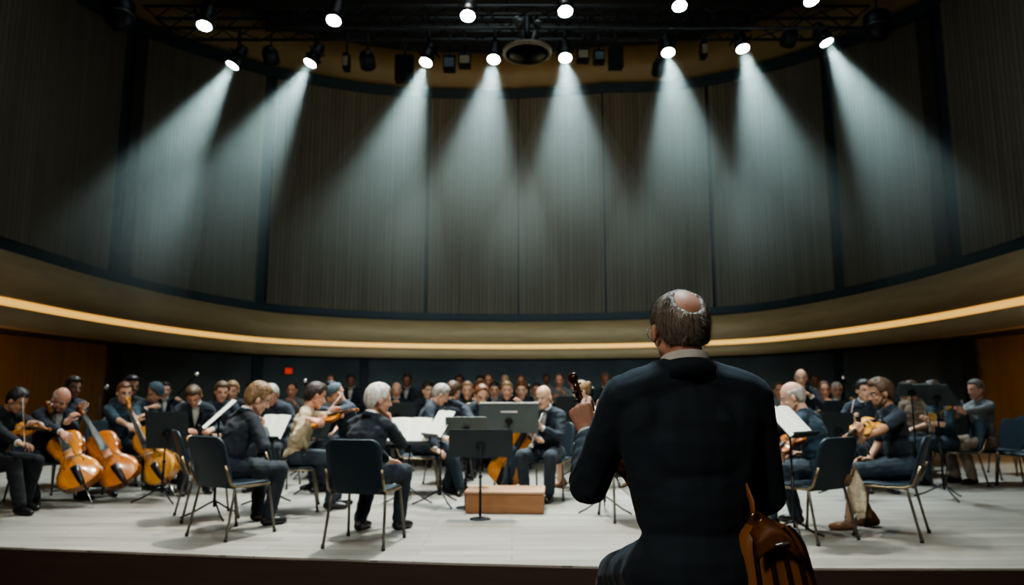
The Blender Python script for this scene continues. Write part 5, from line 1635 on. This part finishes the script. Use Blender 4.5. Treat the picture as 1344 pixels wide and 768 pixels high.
# outline of the bag front, narrower at the rounded shoulder
def bag_w(v): return 0.104 * (1 - 0.20 * v ** 1.2) * math.sqrt(max(0.0, 1 - max(0, (v - 0.62) / 0.40) ** 2.6))
rows = []
BH = 0.245
for j in range(21):
    v = j / 20
    w = bag_w(v) if j < 20 else 0.022
    d = 0.068 * (1 - 0.45 * v) + 0.004
    rows.append([bm.verts.new((w * abs(math.cos(a)) ** 0.55 * (1 if math.cos(a) > 0 else -1) - 0.026 * v ** 1.5, d * abs(math.sin(a)) ** 0.75 * (1 if math.sin(a) > 0 else -1), BH * v)) for a in [2 * math.pi * i / 40 for i in range(40)]])
for A, B in zip(rows, rows[1:]):
    for i in range(40): bm.faces.new((A[i - 1], A[i], B[i], B[i - 1]))
bm.faces.new(list(reversed(rows[0]))); bm.faces.new(rows[-1])
link('bag_body', fixn(bm), m_bag, bg)
for u in (-0.72, -0.30, 0.12, 0.52, 0.90):
    bm = bmesh.new()
    pts = []
    for j in range(17):
        v = j / 17
        w = bag_w(v); d = 0.068 * (1 - 0.45 * v) + 0.004
        x = u * w - 0.026 * v ** 1.5
        ca = min(1, abs(u)) ** (1 / 0.55)
        pts.append((x, -d * math.sqrt(max(0, 1 - ca * ca)) ** 0.75 - 0.002, BH * v + 0.003))
    sweep(bm, pts, 0.0115, 8, flat=0.35)
    link('seam_band', bm, m_bagd, bg)
bm = bmesh.new()
fr = []
for j in range(13):
    v = j / 12
    y = 0.03 - 0.10 * min(1, v / 0.35)
    zq = BH + 0.016 - 0.03 * min(1, v / 0.35) ** 2 - 0.06 * max(0, v - 0.35)
    w = 0.052 + 0.026 * math.sin(v * 2.2)
    yy = y - 0.006
    fr.append([bm.verts.new((-0.035 + w * (i / 6 - 0.5) * 1.6, yy - 0.012 * v, zq - 0.035 * abs(i / 6 - 0.5) ** 2 * 4)) for i in range(7)])
for A, B in zip(fr, fr[1:]):
    for i in range(6): bm.faces.new((A[i], A[i + 1], B[i + 1], B[i]))
bmesh.ops.solidify(bm, geom=bm.faces[:], thickness=0.006)
fl = link('flap', fixn(bm), m_bag, bg)
bm = bmesh.new(); sweep(bm, [(-0.045, -0.092, BH - 0.046), (-0.010, -0.092, BH - 0.042)], 0.004, 8); link('clasp', bm, m_silver, fl)
bm = bmesh.new()
sweep(bm, [(-0.060, -0.01, BH - 0.03), (-0.062, -0.005, BH + 0.05), (-0.066, 0.03, BH + 0.10), (-0.080, 0.10, BH + 0.15)], [0.016, 0.015, 0.014, 0.012], 8, flat=0.35)
link('shoulder_strap', bm, m_bag, bg)
bm = bmesh.new(); sweep(bm, [(-0.062 + 0.014 * math.cos(a), -0.03, BH + 0.012 + 0.014 * math.sin(a)) for a in [2 * math.pi * i / 14 for i in range(15)]], 0.0035, 6); link('strap_ring', bm, m_brass, bg)

# ------------------------------------------------------------------ unseen lights, most of them added as fill
area('added_stage_fill', (0, 9.5, 12.5), (0, 9, 0), 6, 170, (0.78, 0.95, 1.0))  # overhead fill added to lift the ambient level on stage
ld = bpy.data.lights.new('added_centre_key', 'SPOT')  # extra spot added to brighten the floor at centre stage
ld.energy = 11500; ld.color = (1.0, 0.98, 0.88); ld.spot_size = 46 * D2R; ld.spot_blend = 1.0; ld.shadow_soft_size = 0.35
lo = bpy.data.objects.new('added_centre_key', ld); lo.location = (-0.6, 9.6, 12.8)
lo.rotation_euler = (V((-0.7, 7.0, 0)) - V(lo.location)).to_track_quat('-Z', 'Y').to_euler(); COL.objects.link(lo)
area('added_wall_fill', (0, 15.0, 6.0), (0, 24, 5.6), 4, 165, (0.80, 1.0, 0.88))  # fill added to brighten the lower middle of the panels
for sx in (-1, 1):
    area('under_balcony_lamp', (sx * 9.3, 10.5, 2.2), (sx * 10.4, 11.5, 1.0), 0.4, 90, (1.0, 0.6, 0.25))
    ld = bpy.data.lights.new('added_front_fill', 'SPOT')  # fill added in front of the players, no fixture modelled
    ld.energy = 1250; ld.color = (1.0, 0.93, 0.82); ld.spot_size = 62 * D2R; ld.spot_blend = 0.7; ld.shadow_soft_size = 0.3
    lo = bpy.data.objects.new('added_front_fill', ld); lo.location = (sx * 4.2, 1.6, 7.6)
    lo.rotation_euler = (V((sx * 0.8, 8.2, 0.3)) - V(lo.location)).to_track_quat('-Z', 'Y').to_euler(); COL.objects.link(lo)
area('added_cove_fill', (0, 18.0, 10.4), (0, 25, 13.2), 3.0, 75, (1.0, 0.78, 0.48))  # added to brighten the wood cove, no lamp visible there
area('added_audience_fill', (-2.6, -1.8, 4.6), (1.0, 2.0, 0.9), 1.0, 130, (1.0, 0.9, 0.78))  # fill added on the audience side for the bag and the man's back
lo = area('added_rear_wall_fill', (0, 19.5, 2.25), (0, 26, 1.3), 1.0, 75, (0.72, 0.92, 1.0))  # fill added to lift the dark wall under the balcony
lo.data.shape = 'RECTANGLE'; lo.data.size = 10; lo.data.size_y = 0.15
area('added_shoulder_fill', (0.75, 3.5, 5.6), (0.85, 2.0, 1.2), 1.0, 260, (0.70, 0.92, 1.0))  # overhead fill added for sheen on the foreground man's shoulders
# dark fixtures, projector ring and odd lamps hanging on the trusses
def hung(name, label, cat, px, row, Y, build, zt):
    P = W(px, row, Y)
    t = thing(name, label, cat, P)
    build(t)
    bm = bmesh.new(); sweep(bm, [(0, 0, 0.0), (0, 0, zt - P.z)], 0.018, 8); link('drop_rod', bm, m_black, t)
    return t
def par(t):
    R = Matrix.Rotation(1.0, 4, 'X')
    bm = bmesh.new(); lathe(bm, [(0.13, 0.0), (0.14, 0.01), (0.14, 0.2), (0.10, 0.3), (0.03, 0.34)], n=20, mt=R @ Matrix.Translation((0, 0, -0.15))); link('housing', fixn(bm), m_black, t)
    bm = bmesh.new(); lathe(bm, [(0.001, 0.0), (0.125, 0.004), (0.125, 0.012), (0.001, 0.012)], n=20, mt=R @ Matrix.Translation((0, 0, -0.158))); link('lens', fixn(bm), m_glass, t)
def boxy(w, h, m=None):
    def f(t):
        bm = bmesh.new(); box(bm, (0, 0, -h * 0.2), (w, 0.2, h), bevel=0.015); link('housing', bm, m_black, t, False)
        if m is not None:
            bm = bmesh.new(); box(bm, (0, -0.104, -h * 0.25), (w * 0.8, 0.01, h * 0.6), bevel=0.003); link('front_plate', bm, m, t, False)
    return f
m_tan = M('tan_plate', (0.30, 0.25, 0.17), 0.5)
m_blue = M('blue_grey_plate', (0.10, 0.14, 0.17), 0.5)
hung('dimmed_spotlight', 'dark unlit lamp between the first two lit lamps at the left', 'spotlight', 355, 73, 12.0, par, ZA)
hung('dimmed_spotlight', 'unlit round lamp with pale lens left of the third beam', 'spotlight', 482, 79, 12.0, par, ZA)
hung('dimmed_spotlight', 'unlit dark lamp close to the sixth beam', 'spotlight', 866, 88, 12.3, par, ZA)
hung('dimmed_spotlight', 'unlit dark lamp left of the last beam', 'spotlight', 1036, 49, 12.0, par, ZA)
hung('stage_fixture', 'narrow tan tube hanging left of the third beam', 'stage fixture', 455, 78, 12.0, boxy(0.11, 0.30, m_tan), ZA)
hung('stage_fixture', 'narrow tan tube hanging right of the sixth beam', 'stage fixture', 923, 62, 12.0, boxy(0.11, 0.30, m_tan), ZA)
hung('stage_fixture', 'black box fixture just left of the third lit lamp', 'stage fixture', 531, 84, 12.4, boxy(0.34, 0.50), ZA)
hung('stage_fixture', 'grey-fronted box fixture right of the third lit lamp', 'stage fixture', 590, 80, 12.0, boxy(0.22, 0.28, m_blue), ZA)
hung('stage_fixture', 'tan-fronted box fixture left of the fourth lit lamp', 'stage fixture', 610, 77, 12.0, boxy(0.22, 0.24, m_tan), ZA)
hung('stage_fixture', 'tan-fronted box fixture right of the fifth lit lamp', 'stage fixture', 765, 70, 12.0, boxy(0.22, 0.24, m_tan), ZA)
hung('stage_fixture', 'grey-fronted box fixture second right of the fifth lit lamp', 'stage fixture', 786, 72, 12.0, boxy(0.20, 0.24, m_blue), ZA)
hung('stage_fixture', 'dark blue box fixture left of the sixth lit lamp', 'stage fixture', 808, 71, 12.0, boxy(0.26, 0.40), ZA)
# ring with an articulated lamp arm in the middle
P = W(692, 70, 11.4)
t = thing('ring_chandelier', 'pale ring with a dark articulated lamp cluster hanging at the centre of the trusses', 'chandelier', P)
bm = bmesh.new()
lathe(bm, [(0.37, -0.02), (0.42, -0.02), (0.42, 0.035), (0.37, 0.035), (0.37, -0.02)], n=40); link('ring', fixn(bm), M('ring_tan', (0.30, 0.24, 0.16), 0.4), t)
for a, ln in ((2.2, 0.62), (0.9, 0.55), (4.3, 0.5)):
    bm = bmesh.new()
    sweep(bm, [(0, 0, 0.02), (math.cos(a) * 0.16, math.sin(a) * 0.05, ln * 0.5), (math.cos(a) * 0.30, math.sin(a) * 0.08, ln)], [0.045, 0.03, 0.04], 10); link('arm', bm, M('arm_grey', (0.16, 0.17, 0.16), 0.4, 0.4), t)
    bm = bmesh.new(); ell(bm, (math.cos(a) * 0.30, math.sin(a) * 0.08 - 0.03, ln), (0.085, 0.08, 0.075)); link('lamp_head', bm, M('arm_grey', (0.16, 0.17, 0.16)), t)
bm = bmesh.new(); sweep(bm, [(0, 0, 0), (0, 0.1, ZA - P.z + 0.05)], 0.05, 10); link('stem', bm, m_black, t)
for px, row, Y, lab in ((156, 20, 11.0, 'dark loudspeaker dome hanging at the upper left corner'), (1152, 36, 12.2, 'dark loudspeaker hanging near the upper right end of the truss')):
    P = W(px, row, Y)
    t = thing('hanging_loudspeaker', lab, 'loudspeaker', P)
    bm = bmesh.new(); lathe(bm, [(0.02, -0.26), (0.12, -0.24), (0.20, -0.15), (0.24, 0.0), (0.24, 0.22), (0.16, 0.30), (0.03, 0.32)], n=24); link('cabinet', fixn(bm), m_black, t)
    bm = bmesh.new(); lathe(bm, [(0.245, -0.01), (0.25, -0.005), (0.25, 0.02), (0.245, 0.025)], n=24); link('trim_ring', fixn(bm), m_truss, t)
    bm = bmesh.new(); sweep(bm, [(0, 0, 0.3), (0, 0, 14.5 - P.z)], 0.015, 6); link('hanger_cable', bm, m_black, t)
S.world = bpy.data.worlds.new('world')
S.world.use_nodes = True
S.world.node_tree.nodes['Background'].inputs[0].default_value = (0.35, 0.52, 0.62, 1)
S.world.node_tree.nodes['Background'].inputs[1].default_value = 0.06
S.view_settings.view_transform = 'AgX'
S.view_settings.look = 'AgX - Medium High Contrast'
S.view_settings.exposure = 0.0
S.cycles.use_denoising = True
S.cycles.max_bounces = 5
S.cycles.diffuse_bounces = 3
S.cycles.glossy_bounces = 2
S.cycles.transmission_bounces = 2
S.cycles.volume_bounces = 0
S.cycles.transparent_max_bounces = 8
S.cycles.sample_clamp_indirect = 4.0
